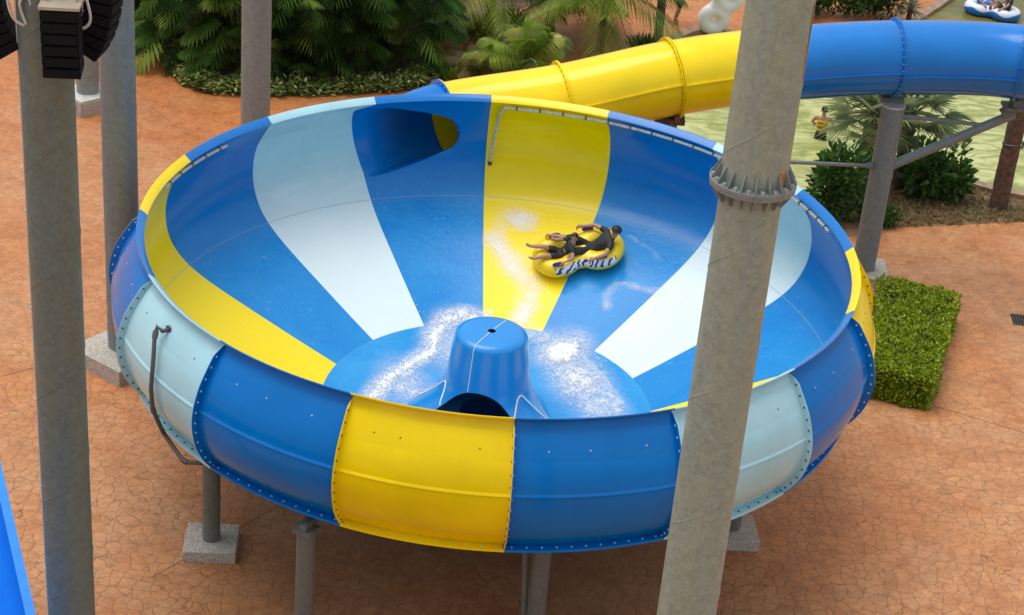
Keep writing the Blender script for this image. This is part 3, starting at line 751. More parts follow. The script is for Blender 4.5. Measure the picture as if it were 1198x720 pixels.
# ------------------------------------------------------------------ steel poles and posts
def pole(name, label, x, y, z0, z1, r0, r1, mat, pitch=1.9, group=None, seams=True, cap=None, ph=0.):
    t_ = thing(name, label, 'pole', (x, y, 0), group=group)
    mb = MB(); n = 48; N = 24
    mb.tube([(0, 0, z0 + (z1 - z0) * i / N) for i in range(N + 1)], [r0 + (r1 - r0) * i / N for i in range(N + 1)], n)
    mb.build('shaft', mat, t_, 40)
    if seams:                                       # spiral weld
        mb = MB(); turns = (z1 - z0) / pitch; K = int(turns * 40); P = [[], [], []]
        for i in range(K + 1):
            f = i / K; a = 2 * math.pi * turns * f + ph; z = z0 + (z1 - z0) * f; rr = r0 + (r1 - r0) * f
            for q, (dz, dr) in enumerate([(-.016, .0005), (0, .007), (.016, .0005)]): P[q].append((math.cos(a) * (rr + dr), math.sin(a) * (rr + dr), z + dz))
        mb.grid(P); mb.build('weld_seam', mat, t_, 60)
    return t_
PG = 'tall galvanised steel poles'
def footing(parent, w_, d_, h, rot=0, mat='granite', off=(0, 0)):
    mb = MB(); mb.box((off[0], off[1], h / 2 - .02), (w_, d_, h + .04), Matrix.Rotation(R(rot), 3, 'Z')); mb.build('footing', M[mat], parent, 30, .012)
# foreground pole on the right, jointed
p = pole('steel_pole', 'stout pale steel pole with bolted flange joint in front of the bowl', 2.63, -12.0, 0, 11.88, .372, .338, M['steel_warm'], 1.72, PG, ph=1.2)
mb = MB(); N = 48
mb.tube([(0, 0, 11.90 + 8 * i / 12) for i in range(13)], [.360 - .045 * i / 12 for i in range(13)], N); mb.build('shaft', M['steel_warm'], p, 40)
mb = MB(); P = [[], [], []]
for i in range(121):
    f = i / 120; a = 2 * math.pi * 4.2 * f + 2.6; rr = .360 - .045 * f
    for q, (dz, dr) in enumerate([(-.016, .0005), (0, .007), (.016, .0005)]): P[q].append((math.cos(a) * (rr + dr), math.sin(a) * (rr + dr), 12.0 + 7.8 * f + dz))
mb.grid(P); mb.build('weld_seam', M['steel_warm'], p, 60)
mb = MB(); ringgrid(mb, Vector((0, 0, 11.86)), Vector((0.0001, 0, 1)), .33, .462, .035); ringgrid(mb, Vector((0, 0, 11.90)), Vector((0.0001, 0, 1)), .33, .468, .038)
for i in range(18):
    a = 2 * math.pi * (i + .4) / 18; e = Vector((math.cos(a), math.sin(a), 0)); f_ = Vector((-e.y, e.x, 0)) * .008
    for s_, ht in ((1, .17), (-1, -.15)):
        z0 = 11.92 if s_ > 0 else 11.84
        vs = [e * .36 + Vector((0, 0, z0)), e * .455 + Vector((0, 0, z0)), e * .455 + Vector((0, 0, z0 + ht * .12)), e * .37 + Vector((0, 0, z0 + ht)), e * .33 + Vector((0, 0, z0 + ht))]
        mb.add([v - f_ for v in vs] + [v + f_ for v in vs], [(0, 1, 2, 3, 4), (9, 8, 7, 6, 5)] + [(i_, i_ + 5, (i_ + 1) % 5 + 5, (i_ + 1) % 5) for i_ in range(5)])
    a2 = a + math.pi / 18; bolt(mb, Vector((math.cos(a2) * .42, math.sin(a2) * .42, 11.92)), Vector((0, 0, 1)), .026, .03, 1)
fl = mb.build('flange_joint', [M['steel_pinkish'], M['bolt']], p, 30)
for (a, z, w_, h) in [(-38, 12.02, .10, .11), (-44, 11.97, .07, .08), (-18, 13.55, .05, .42), (-16, 13.3, .035, .3)]:
    mb = MB(); K = 8; rr = .3625 if z < 12.5 else .355
    vs = []
    for i in range(K):
        q = 2 * math.pi * i / K; k_ = 1 + .35 * math.sin(i * 2.7 + a); aa = R(a) + math.cos(q) * w_ * k_ / .37; vs.append((math.cos(aa) * rr, math.sin(aa) * rr, z + math.sin(q) * h * k_))
    mb.add(vs, [tuple(range(K))]); mb.build('rust_patch', M['rust'], p, 60)
footing(p, 1.6, 1.6, .35)
# foreground pole on the left
p = pole('steel_pole', 'greenish grey steel pole at the far left carrying the black loudspeakers', -5.29, -10.5, 0, 20, .302, .302, M['steel_green'], 1.55, PG, ph=4.4)
footing(p, 1.6, 1.6, .35)
mb = MB(); mb.tube([(-.300, -.06, .4), (-.300, -.06, 20)], .013, 6)
for z in [1 + 1.3 * i for i in range(14)]: mb.box((-.303, -.06, z), (.03, .045, .03))
mb.build('conduit', M['cable'], p)
# others
p = pole('steel_pole', 'slender grey steel pole behind the left rim on a square granite footing', -7.66, 3.16, 0, 22, .345, .345, M['steel_grey'], 2.9, PG, ph=.4)
footing(p, 1.62, 1.50, .36, 54, off=(.0, -.05))
p = pole('steel_pole', 'brownish steel pole in the far left corner on a pale block', -11.6, 16.56, 0, 20, .31, .31, M['steel_pinkish'], 3.2, PG)
footing(p, 1.25, 1.25, .40, 45, 'granite')
mb = MB(); mb.box((0, 0, .425), (1.2, 1.2, .02), Matrix.Rotation(R(45), 3, 'Z')); mb.build('footing_top', M['white_conc'], p, 30)
p = pole('steel_pole', 'steel pole rising in front of the large dark shrubs', -6.75, 14.9, 0, 20, .385, .385, M['steel_pinkish'], 2.2, PG, ph=2.2)
# pole holding the blue tube, with its arms
p = pole('tube_support_pole', 'capped grey steel pole under the blue tube with a diagonal arm', 8.93, 10.3, 0, 4.36, .285, .265, M['steel_grey'], 1.5, ph=1.)
mb = MB(); mb.tube([(0, 0, 4.362), (0, 0, 4.40)], .272, 40); mb.build('cap_plate', plain('cap_plate', (.55, .56, .57), .45, .2), p, 40)
mb = MB()
mb.tube([(.2, 0, 2.85), (2.9, .22, 4.33)], .115, 16)
mb.build('diagonal_arm', M['steel_grey'], p)
mb = MB(); mb.tube([(.2, .02, 4.12), (2.15, .14, 4.02), (2.3, .16, 3.98)], .05, 10); mb.build('tie_rod', M['steel_grey'], p)
mb = MB(); mb.tube([(-.22, 0, 2.80), (-4.11, -5.1, 4.83)], .045, 10)
mb.tube([(-.2, 0, 2.80), (-.42, -.28, 2.92)], .075, 10); mb.build('tie_rod', M['steel_grey'], p)
mb = MB(); mb.box((-.02, .22, 4.44), (.55, .22, .12)); mb.box((-.02, .24, 4.53), (.12, .3, .1)); mb.build('saddle', M['steel_post'], p, 30, .01); mb = MB(); mb.box((2.85, .25, 4.50), (.5, .5, .08)); mb.box((2.85, .25, 4.62), (.14, .4, .22))
mb.tube([(2.62, .22, 4.28), (2.85, .22, 4.46)], .16, 10); mb.build('saddle', M['steel_post'], p, 30, .01)
footing(p, 1.2, 1.2, .1)
p = pole('tube_support_pole', 'short brown post hidden behind the rim under the yellow tube', 3.62, 9.05, 0, 4.0, .2, .2, M['steel_post'], 1.5)
mb = MB(); mb.box((0, 0, 4.08), (.7, .5, .14)); mb.box((.15, -.15, 4.2), (.12, .5, .16)); mb.box((-.22, -.1, 4.18), (.12, .4, .12)); mb.build('saddle', M['bark_brown'], p, 30, .02)
# posts under the bowl
PB = 'short posts carrying the bowl'
posts = [(-4.72, -3.18, 'short steel post on a granite block, below the left blue panel'), (-2.70, -6.0, 'short steel post leaving the frame below the left of the yellow panel'), (1.10, -5.50, 'short steel post with a side brace, below the front blue panel'), (4.78, -1.5, 'short steel post whose granite block peeks out beside the pale right panel')]
for i, (x, y, lb) in enumerate(posts):
    p = pole('bowl_post', lb, x, y, 0, 2.56, .158, .158, M['steel_post'], 2.0, PB, seams=False)
    p['category'] = 'post'
    footing(p, .93, .90 if i != 1 else .7, .22, 4)
    mb = MB(); a = math.atan2(y, x); e = Vector((math.cos(a), math.sin(a), 0))
    mb.box((0, 0, 2.60), (.34, .34, .05), Matrix.Rotation(a, 3, 'Z')); mb.box(Vector((0, 0, 2.68)) - e * .12, (.5, .12, .14), Matrix.Rotation(a, 3, 'Z'))
    mb.build('head_plate', M['steel_post'], p, 30)
    if i == 2:
        mb = MB(); mb.tube([(-.30, .05, 2.6), (-.16, .0, .25)], .05, 8); mb.build('brace', M['steel_post'], p)

# brown post at the pool edge, strapped
p = thing('wooden_post', 'weathered brown post at the pool edge under the blue tube, strapped with wire', 'post', (13.2, 14.8, 0))
mb = MB(); N = 14
mb.tube([(.006 * math.sin(i), .006 * math.cos(i * 1.7), 3.5 * i / N) for i in range(N + 1)], [.255 - .03 * i / N + .006 * math.sin(i * 2.3) for i in range(N + 1)], 14); mb.build('trunk', M['bark_brown'], p)
mb = MB(); mb.tube([(.245 * math.cos(a * .3), .245 * math.sin(a * .3), 1.75 + .01 * a) for a in range(24)], .02, 5); mb.tube([(.25, -.1, 1.8), (.33, -.12, 2.3), (.30, -.1, 3.1)], .03, 6); mb.build('strap', M['pvc'], p)

# ------------------------------------------------------------------ loudspeakers on the left pole
def line_array(label, loc, rotz, n=8, start=0, curve=1.0):
    t_ = thing('line_array_speaker', label, 'loudspeaker', loc, (0, 0, R(rotz)), 'loudspeaker columns hung on the left pole')
    # built facing -Y, hanging down from the origin
    y, z, a = 0., 0., 0.
    for i in range(n):
        h = .128; a_mid = a
        c = Vector((0, y, z)) + Vector((0, math.sin(R(a_mid)) * h / 2, -math.cos(R(a_mid)) * h / 2))
        rot = Matrix.Rotation(R(a_mid), 3, 'X')
        mb = MB()
        prof_ = [(-.20, -.058), (-.20, .058), (.12, .05), (.12, -.05)]      # cabinet tapers to the back
        vs = []
        for sx in (-.205, .205):
            for (py, pz) in prof_: vs.append(c + rot @ Vector((sx, py, pz)))
        mb.add(vs, [(0, 1, 2, 3), (7, 6, 5, 4), (0, 4, 5, 1), (1, 5, 6, 2), (2, 6, 7, 3), (3, 7, 4, 0)])
        b = mb.build('cabinet', M['speaker'], t_, 30, .006)
        mb = MB(); mb.box(c + rot @ Vector((0, -.2035, 0)), (.37, .008, .098), rot); mb.build('grille', M['grille'], b, 30)
        z -= math.cos(R(a_mid)) * h; y += math.sin(R(a_mid)) * h; a += curve * (1 + i * .9) * .55
    mb = MB(); mb.box((0, -.05, .03), (.44, .30, .035)); mb.box((-.17, .02, .14), (.03, .04, .2)); mb.box((.17, .02, .14), (.03, .04, .2)); mb.build('hanging_frame', M['beige'], t_, 30)
    return t_
line_array('black loudspeaker column on the front of the left pole, grilles towards the camera', (-4.97, -10.98, 12.82), 6, 6, curve=.9)
line_array('black loudspeaker column curving inwards right of the left pole, seen edge on', (-4.66, -10.45, 13.15), 84, 8, curve=2.2)
line_array('black loudspeaker column cut by the left edge of the photo', (-5.88, -10.45, 13.05), -84, 8, curve=2.2)
CG = 'white cable loops at the loudspeakers'
for lb, pts in [('white cable loop right of the left pole', [(-4.86, -10.7, 13.2), (-4.76, -10.72, 12.85), (-4.72, -10.72, 12.6), (-4.80, -10.7, 12.48), (-4.9, -10.66, 12.5), (-5.0, -10.6, 12.8)]), ('white cable loop left of the left pole', [(-5.52, -10.6, 13.2), (-5.62, -10.74, 12.85), (-5.58, -10.76, 12.58), (-5.46, -10.74, 12.47), (-5.38, -10.76, 12.52), (-5.36, -10.78, 12.75), (-5.42, -10.78, 12.82), (-5.48, -10.78, 12.72), (-5.42, -10.78, 12.5)])]:
    mb = MB(); mb.tube(smoothed([Vector(q) for q in pts], 6), .017, 6); tag(mb.build('speaker_cable', M['cable']), lb, 'cable', CG)

# ------------------------------------------------------------------ blue flume at the lower left
fl = thing('open_flume', 'rim of a bright blue slide trough in the lower left corner', 'slide', (0, 0, 0))
A_, B_ = Vector((-7.0, -7.85, 4.0)), Vector((-5.93, -10.44, 4.0)); dd = (B_ - A_).normalized(); A_ -= dd * 3; B_ += dd * 7; sd_ = Vector((dd.y, -dd.x, 0))
mb = MB(); rows = []
for i in range(17):
    a = math.pi * i / 16; rows.append([A_ + sd_ * (.75 - .75 * math.cos(a)) + Vector((0, 0, -.75 * math.sin(a))), B_ + sd_ * (.75 - .75 * math.cos(a)) + Vector((0, 0, -.75 * math.sin(a)))])
sd_ = sd_
mb.grid(rows); mb.build('trough', plain('bright_blue', (.004, .17, .72), .25, 0, .1, 2), fl)
mb = MB()
for s in (0, 1.5):
    o_ = sd_ * s; w_ = sd_ * (-.13 if s == 0 else .13)
    mb.add([A_ + o_ + Vector((0, 0, .004)), B_ + o_ + Vector((0, 0, .004)), B_ + o_ + w_ + Vector((0, 0, .004)), A_ + o_ + w_ + Vector((0, 0, .004)), A_ + o_ + w_ + Vector((0, 0, -.12)), B_ + o_ + w_ + Vector((0, 0, -.12))], [(0, 1, 2, 3), (3, 2, 5, 4)])
mb.build('rim', plain('rim_blue', (.02, .24, .78), .25, 0, .1, 2), fl, 30)  # lighter than the trough: sky reflection put into the rim colour
mb = MB()
for f in (.15, .85):
    q = A_.lerp(B_, f) + sd_ * .75; mb.tube([(q.x, q.y, 0), (q.x, q.y, 3.27)], .12, 12)
mb.build('legs', M['steel_grey'], fl)

# ------------------------------------------------------------------ drain cover
g_ = thing('drain_cover', 'small slotted metal drain cover set in the paving at the right edge', 'drain cover', (12.4, 8.36, 0), (0, 0, R(-4)))
mb = MB(); mb.box((0, 0, .006), (.36, .5, .012)); mb.build('plate', M['hole'], g_, 30)
mb = MB()
for i in range(5): mb.box((-.14 + .07 * i, 0, .017), (.03, .48, .01))
for j in (-.24, 0, .24): mb.box((0, j, .0185), (.34, .03, .014))
mb.build('bars', M['grate'], g_, 30)

# ------------------------------------------------------------------ people
def skin_mesh(chains, name):
    """chains: list of lists of (point, radius); consecutive points are joined; equal points are welded"""
    vs, es, rs, key = [], [], [], {}
    for ch in chains:
        prev = None
        for p, r_ in ch:
            k_ = tuple(round(x, 4) for x in p)
            if k_ not in key: key[k_] = len(vs); vs.append(p); rs.append(r_)
            i = key[k_]
            if prev is not None and prev != i: es.append((prev, i))
            prev = i
    me = bpy.data.meshes.new(name); me.from_pydata([tuple(v) for v in vs], es, [])
    o = bpy.data.objects.new(name, me); col.objects.link(o)
    o.modifiers.new('skin', 'SKIN'); ss = o.modifiers.new('sub', 'SUBSURF'); ss.levels = 2; ss.render_levels = 2
    for i, r_ in enumerate(rs):
        d_ = me.skin_vertices[0].data[i]; d_.radius = r_ if hasattr(r_, '__len__') else (r_, r_); d_.use_root = (i == 0)
    dg = bpy.context.evaluated_depsgraph_get(); dg.update()
    m2 = bpy.data.meshes.new_from_object(o.evaluated_get(dg)); bpy.data.objects.remove(o)
    return m2
def me_to_mb(mb, me, mi=0, xf=None):
    mb.add([(xf @ v.co if xf else v.co) for v in me.vertices], [tuple(p.vertices) for p in me.polygons], mi)
def V(*a): return Vector(a)
def person(label, root_loc, basis, J, s=1., skin='skin', shirt=None, shorts=None, long_legs=False, hair='hair', cap=None, group=None, female=False, vest=None, sleeve=.6):
    """J: joint dictionary in root space (metres); the body is one skinned mesh, clothes and hair are children"""
    root = thing('person', label, 'person', root_loc, group=group)
    root.matrix_world = Matrix.Translation(root_loc) @ basis.to_4x4()
    P = {k: Vector(v) for k, v in J.items()}
    face = P['face'].normalized(); hd = P['head']; nk = P['neck']
    upn = (hd - nk).normalized(); right = face.cross(upn).normalized(); face = upn.cross(right).normalized()
    chains = [[(P['pelvis'], .105 * s), (P['waist'], .10 * s), (P['chest'], .125 * s), (P['neck'], .055 * s), (hd - upn * .06 * s, .066 * s), (hd + upn * .03 * s, .090 * s), (hd + upn * .095 * s, .062 * s)]]
    for sd in 'LR':
        sh, el, wr, hp, kn, an, to = (P[k + sd] for k in ('sh', 'el', 'wr', 'hip', 'kn', 'an', 'toe'))
        chains.append([(P['chest'], .125 * s), (sh, .062 * s), (sh.lerp(el, .5), .054 * s), (el, .044 * s), (el.lerp(wr, .35), .043 * s), (wr, .028 * s)])
        hel = an + (an - to).normalized() * .05 * s
        chains.append([(P['pelvis'], .105 * s), (hp, .088 * s), (hp.lerp(kn, .5), .084 * s), (kn, .062 * s), (kn.lerp(an, .35), .060 * s), (an, .038 * s), (to, (.042 * s, .026 * s))])
    body = MB(); bm_ = skin_mesh(chains, 'body'); me_to_mb(body, bm_)
    segs = [(P['pelvis'], P['waist'], 3), (P['waist'], P['chest'], 3), (P['chest'], nk, 3), (nk, hd, 0)]
    for sd in 'LR':
        hp_, kn_, an_ = P['hip' + sd], P['kn' + sd], P['an' + sd]; k2 = hp_.lerp(kn_, 1. if long_legs else .75)
        segs += [(P['pelvis'], hp_, 4), (hp_, k2, 4), (k2, an_, 0), (an_, P['toe' + sd], 0), (P['chest'], P['sh' + sd], 3), (P['sh' + sd], P['sh' + sd].lerp(P['el' + sd], .45), 3), (P['sh' + sd].lerp(P['el' + sd], .5), P['wr' + sd], 0)]
    for i_, pl in enumerate(bm_.polygons):
        best = (9, 0)
        for a_, b_, k_ in segs:
            ab = b_ - a_; q_ = max(0, min(1, (pl.center - a_).dot(ab) / max(1e-9, ab.length_squared))); dd_ = (pl.center - a_ - ab * q_).length
            if dd_ < best[0]: best = (dd_, k_)
        body.m[i_] = best[1] if (best[1] != 3 or shirt) and (best[1] != 4 or shorts) else 0
    # face: nose, eyes, mouth, ears
    for sd in (-1, 1):
        body.sphere(hd + face * .082 * s + right * .033 * s * sd + upn * .012 * s, .012 * s, 6, 5, 1)
        body.sphere(hd + right * .088 * s * sd - upn * .005 * s, (.014 * s, .014 * s, .026 * s), 6, 5)
    body.tube([hd + face * .085 * s + upn * .015 * s, hd + face * .108 * s - upn * .022 * s], [.008 * s, .015 * s], 6)
    body.tube([hd + face * .083 * s - upn * .052 * s - right * .02 * s, hd + face * .083 * s - upn * .052 * s + right * .02 * s], .006 * s, 5, True, 2)
    # hands: palm, four fingers, thumb, curled towards 'grip'
    for sd in 'LR':
        el, wr = P['el' + sd], P['wr' + sd]; d_ = (wr - el).normalized(); g = P.get('grip' + sd, V(0, 0, -1)); g = (g - d_ * g.dot(d_)).normalized(); w_ = d_.cross(g)
        body.tube([wr - d_ * .01, wr + d_ * .035 * s, wr + d_ * .085 * s], [.025 * s, .036 * s, .036 * s], 8)
        for i, ln in enumerate((.062, .072, .068, .052)):
            b = wr + d_ * .08 * s + w_ * (-.03 + .02 * i) * s
            body.tube([b, b + (d_ * .8 + g * .3) * ln * .5 * s, b + (d_ * .9 + g * .9) * ln * .8 * s, b + (d_ * .7 + g * 1.4) * ln * s], [.0095 * s, .009 * s, .008 * s, .006 * s], 6)
        b = wr + d_ * .03 * s - w_ * .03 * s; body.tube([b, b + (-w_ * .7 + d_ * .6) * .035 * s, b + (-w_ * .6 + d_ * 1. + g * .6) * .055 * s], [.012 * s, .011 * s, .008 * s], 6)
    body.build('body', [M[skin], M['hair'], plain('lips', (.35, .12, .09), .5), M[shirt or 'black'], M[shorts or 'black']], root, 80)
    if shirt:
        ch = [[(P['pelvis'], .132 * s), (P['pelvis'].lerp(P['waist'], .5), .13 * s), (P['waist'], .118 * s), (P['chest'], .142 * s), (P['chest'].lerp(nk, .75), .075 * s)]]
        for sd in 'LR':
            sh, el = P['sh' + sd], P['el' + sd]; ch.append([(P['chest'], .142 * s), (sh, .078 * s), (sh.lerp(el, sleeve), .062 * s)])
        mb = MB(); me_to_mb(mb, skin_mesh(ch, 'shirt')); mb.build('shirt', M[shirt], root, 80)
    if shorts:
        ch = [[(P['waist'].lerp(P['pelvis'], .5), .12 * s), (P['pelvis'], .125 * s)]]
        for sd in 'LR':
            hp, kn, an = P['hip' + sd], P['kn' + sd], P['an' + sd]
            c_ = [(P['pelvis'], .125 * s), (hp, .104 * s), (hp.lerp(kn, .5), .102 * s)]
            c_ += [(kn, .08 * s), (kn.lerp(an, .45), .076 * s)] if long_legs else [(hp.lerp(kn, .8), .088 * s)]
            ch.append(c_)
        mb = MB(); me_to_mb(mb, skin_mesh(ch, 'shorts')); mb.build('trousers' if long_legs else 'shorts', M[shorts], root, 80)
    mb = MB()
    P_ = []
    for i in range(8):
        th = math.pi * .60 * i / 7
        row = []
        for j in range(18):
            q = 2 * math.pi * j / 18; fr = math.cos(q); tt = th * (1 - .50 * max(0, fr)) if i else 0
            e = upn * math.cos(tt) * .122 * s + (face * fr * 1.02 + right * math.sin(q) * .93) * math.sin(tt) * .107 * s
            row.append(hd + upn * .015 * s + e - face * .012 * s)
        P_.append(row)
    mb.grid(P_, 0, True)
    if s < .9 and shirt == 'shirt' and not cap:
        mb2 = MB()
        for k_, (f_, x_) in enumerate([(.30, -.05), (.55, .0), (.42, .05)]):
            c_ = P['waist'].lerp(P['chest'], f_) + face * .125 * s + right * x_
            u_ = (right * (.6 if k_ else .2) + upn * .8).normalized() * .045; w_ = u_.cross(face).normalized() * .014
            mb2.add([c_ - u_ - w_, c_ + u_ - w_, c_ + u_ + w_, c_ - u_ + w_], [(0, 1, 2, 3)], k_ % 2)
        [x_ for x_ in root.children if x_.name.startswith('shirt')]
        mb2.build('shirt_print', [M['vest'], M['white_pvc']], [x_ for x_ in root.children if x_.name.startswith('shirt')][0], None)
    if cap:
        hh = mb.build('hair', M['hair'], root, 80)
        mb = MB(); P_ = []
        for i in range(7):
            tt = math.pi * .44 * i / 6
            P_.append([hd + upn * .035 * s + upn * math.cos(tt) * .11 * s + (face * math.cos(2 * math.pi * j / 18) * 1.05 + right * math.sin(2 * math.pi * j / 18)) * math.sin(tt) * .112 * s for j in range(18)])
        mb.grid(P_, 0, True)
        mb.grid([[hd + upn * .055 * s + (face * math.cos(q) * 1.05 + right * math.sin(q)) * .112 * s for q in [(-60 + 10 * i) * math.pi / 180 for i in range(13)]], [hd + upn * .05 * s + face * .05 * s * max(0, math.cos(q * 1.5)) + (face * math.cos(q) * 1.05 + right * math.sin(q)) * .117 * s for q in [(-60 + 10 * i) * math.pi / 180 for i in range(13)]]], 0)
        mb.build('cap', [M[cap], M['maroon']], root, 80)
    else:
        mb.build('hair', M[hair], root, 80)
    if vest:
        ch = [[(P['pelvis'].lerp(P['waist'], .5), .14 * s), (P['waist'], .145 * s), (P['chest'], .165 * s), (P['chest'].lerp(nk, .6), .10 * s)]]
        for sd in 'LR': ch.append([(P['chest'], .165 * s), (P['chest'].lerp(P['sh' + sd], .85), .105 * s)])
        mb = MB(); me_to_mb(mb, skin_mesh(ch, 'life_vest')); vo = mb.build('life_vest', M[vest], root, 80)
        mb = MB()
        for f in (.25, .8):
            c_ = P['waist'].lerp(P['chest'], f); mb.tube([c_ + (right * math.cos(q) + face * math.sin(q)) * (.150 + .02 * f) * s for q in [2 * math.pi * i / 20 for i in range(21)]], .014, 6)
        mb.build('strap', M['black'], vo, 80)
    return root

# ------------------------------------------------------------------ rafts
def raft_mesh(ox, ringR, tr, name):
    mb = MB()
    for sx in (-1, 1):
        P_ = []
        for i in range(40):
            a = 2 * math.pi * i / 40; e = Vector((math.cos(a), math.sin(a), 0))
            P_.append([Vector((sx * ox, 0, 0)) + e * (ringR + tr * math.cos(b)) + Vector((0, 0, tr * math.sin(b))) for b in [2 * math.pi * j / 16 for j in range(16)]])
        P_.append(P_[0]); mb.grid(P_, 0, True)
    for sy in (-1, 1): mb.sphere((0, sy * ringR * .72, 0), (tr * .85, tr * .85, tr * .9), 14, 10)
    o = mb.build(name, M['white_pvc'], None, 80)
    m = o.modifiers.new('r', 'REMESH'); m.mode = 'VOXEL'; m.voxel_size = .032
    m = o.modifiers.new('s', 'SMOOTH'); m.factor = .7; m.iterations = 9
    dg = bpy.context.evaluated_depsgraph_get(); dg.update(); me = bpy.data.meshes.new_from_object(o.evaluated_get(dg)); bpy.data.objects.remove(o)
    me.materials.clear(); return me
def raft_mat(name, base, ink, band_y, sym=True):
    t = NT(name); p = t.pos(local=True); s_ = t.n('ShaderNodeSeparateXYZ'); t.l(p, s_.inputs[0])
    ay = t.math('ABSOLUTE', s_.outputs['Y']); wv = t.n('ShaderNodeTexWave', i_Scale=2.0, i_Distortion=16., i_Detail=2.); t.l(t.pos((1, 1.6, 1.6), True), wv.inputs['Vector'])
    wav = t.ramp(wv.outputs['Fac'], [(.35, 0.), (.45, 1.)])
    pat = t.mix(wav, ink, (.75, .8, .86))
    prof_ = t.math('SUBTRACT', ay, t.math('MULTIPLY', t.math('COSINE', t.math('MULTIPLY', s_.outputs['X'], 6.6)), -.07))
    m1 = t.math('MULTIPLY', t.math('GREATER_THAN', prof_, band_y), t.math('LESS_THAN', prof_, band_y + .20))
    m2 = t.math('MULTIPLY', t.math('GREATER_THAN', s_.outputs['Z'], .02), t.math('LESS_THAN', t.math('ABSOLUTE', t.math('ADD', s_.outputs['X'], .08)), .66))
    t.set(Base_Color=t.mix(t.math('MULTIPLY', m1, m2), base, pat), Roughness=.3, Coat_Weight=.2)
    return t.mat
rme = raft_mesh(.44, .345, .215, 'raft_hull')
rn = Vector((-.138, -.40, .906)).normalized(); rf = Vector((-.967, -.17, -.198)); rf = (rf - rn * rf.dot(rn)).normalized(); ry = rn.cross(rf)
RB = Matrix((rf, ry, rn)).transposed()
rloc = Vector((1.69, 4.88, 2.41)) + rn * .185
raft = thing('inflatable_raft', 'yellow two seat inflatable raft with two riders, sliding inside the bowl', 'raft', rloc); raft.matrix_world = Matrix.Translation(rloc) @ RB.to_4x4()
me = rme.copy(); me.transform(Matrix.Diagonal((1, 1, .86, 1))); me.materials.append(raft_mat('raft_yellow', (.95, .66, .002), (.02, .035, .16), .40))
ro = bpy.data.objects.new('hull', me); col.objects.link(ro); ro.parent = raft
mb = MB()
for sx in (-1, 1): mb.tube([(sx * .44, 0, -.15), (sx * .44, 0, -.09)], .36, 28)
mb.build('raft_floor', M['yellow'], raft)
for (x, y) in [(.50, .40), (.42, -.40), (-.42, .42), (-.30, -.42)]:
    mb = MB(); mb.tube(smoothed([V(x - .09, y, .19), V(x - .07, y, .245), V(x + .07, y, .245), V(x + .09, y, .19)], 4), .022, 8); mb.box((x, y, .205), (.24, .08, .012)); mb.build('handle', M['purple'], raft)
def raft_rider(label, J, **kw): return person(label, rloc, RB, J, **kw)
# rear adult, leaning back, arms spread along the tube
raft_rider('adult in black shirt and dark cap lying back in the rear of the yellow raft', dict(
    pelvis=(-.28, .01, .05), waist=(-.42, .02, .12), chest=(-.62, .03, .22), neck=(-.77, .04, .31), head=(-.83, .00, .415), face=(.45, .72, .42),
    shL=(-.68, .21, .28), elL=(-.50, .43, .27), wrL=(-.28, .47, .26), gripL=(0, 0, -1),
    shR=(-.68, -.16, .30), elR=(-.46, -.40, .30), wrR=(-.20, -.45, .28), gripR=(0, 0, -1),
    hipL=(-.20, .10, .07), knL=(.08, .17, .26), anL=(.30, .27, .12), toeL=(.42, .30, .16),
    hipR=(-.20, -.10, .07), knR=(.10, -.16, .33), anR=(.42, -.24, .24), toeR=(.52, -.26, .32)), s=1.05, shirt='shirt', shorts='trousers', long_legs=True, cap='black')
# front child
raft_rider('child in dark shirt with bare legs stretched over the front of the yellow raft', dict(
    pelvis=(.34, .02, .04), waist=(.25, .02, .12), chest=(.16, .02, .25), neck=(.09, .03, .36), head=(.055, -.01, .465), face=(.40, .80, .45),
    shL=(.13, .15, .31), elL=(.18, .35, .25), wrL=(.36, .41, .25), gripL=(0, 0, -1),
    shR=(.15, -.11, .31), elR=(.34, -.28, .30), wrR=(.52, -.38, .26), gripR=(0, 0, -1),
    hipL=(.40, .09, .05), knL=(.68, .14, .24), anL=(1.00, .17, .27), toeL=(1.08, .18, .36),
    hipR=(.40, -.06, .05), knR=(.68, -.10, .26), anR=(1.00, -.16, .30), toeR=(1.07, -.17, .39)), s=.88, shirt='shirt', shorts='trousers', sleeve=.45)

# blue and white raft drifting on the far pool, with its riders
r2 = thing('inflatable_raft', 'blue and white inflatable raft drifting on the far pool at top right', 'raft', (16.35, 31.2, .20), (0, 0, R(152)))
me = rme.copy(); t = NT('raft_blue'); s_ = t.n('ShaderNodeSeparateXYZ'); t.l(t.pos(local=True), s_.inputs[0])
wv = t.math('ADD', s_.outputs['Z'], t.math('MULTIPLY', t.math('SINE', t.math('MULTIPLY', s_.outputs['X'], 8.)), .05))
t.set(Base_Color=t.mix(t.math('GREATER_THAN', wv, .06), (.015, .16, .55), (.72, .78, .85)), Roughness=.3); me.materials.append(t.mat)
ro = bpy.data.objects.new('hull', me); col.objects.link(ro); ro.parent = r2
mb = MB()
for sx in (-1, 1): mb.tube([(sx * .44, 0, -.17), (sx * .44, 0, -.14)], .36, 28)
mb.build('raft_floor', M['blue_cloth'], r2)
for (x, y) in [(.0, .36), (.0, -.36), (-.62, .3)]:
    mb = MB(); mb.tube([(x, y, .16), (x, y, .225)], .05, 10); mb.build('handle', M['purple'], r2)
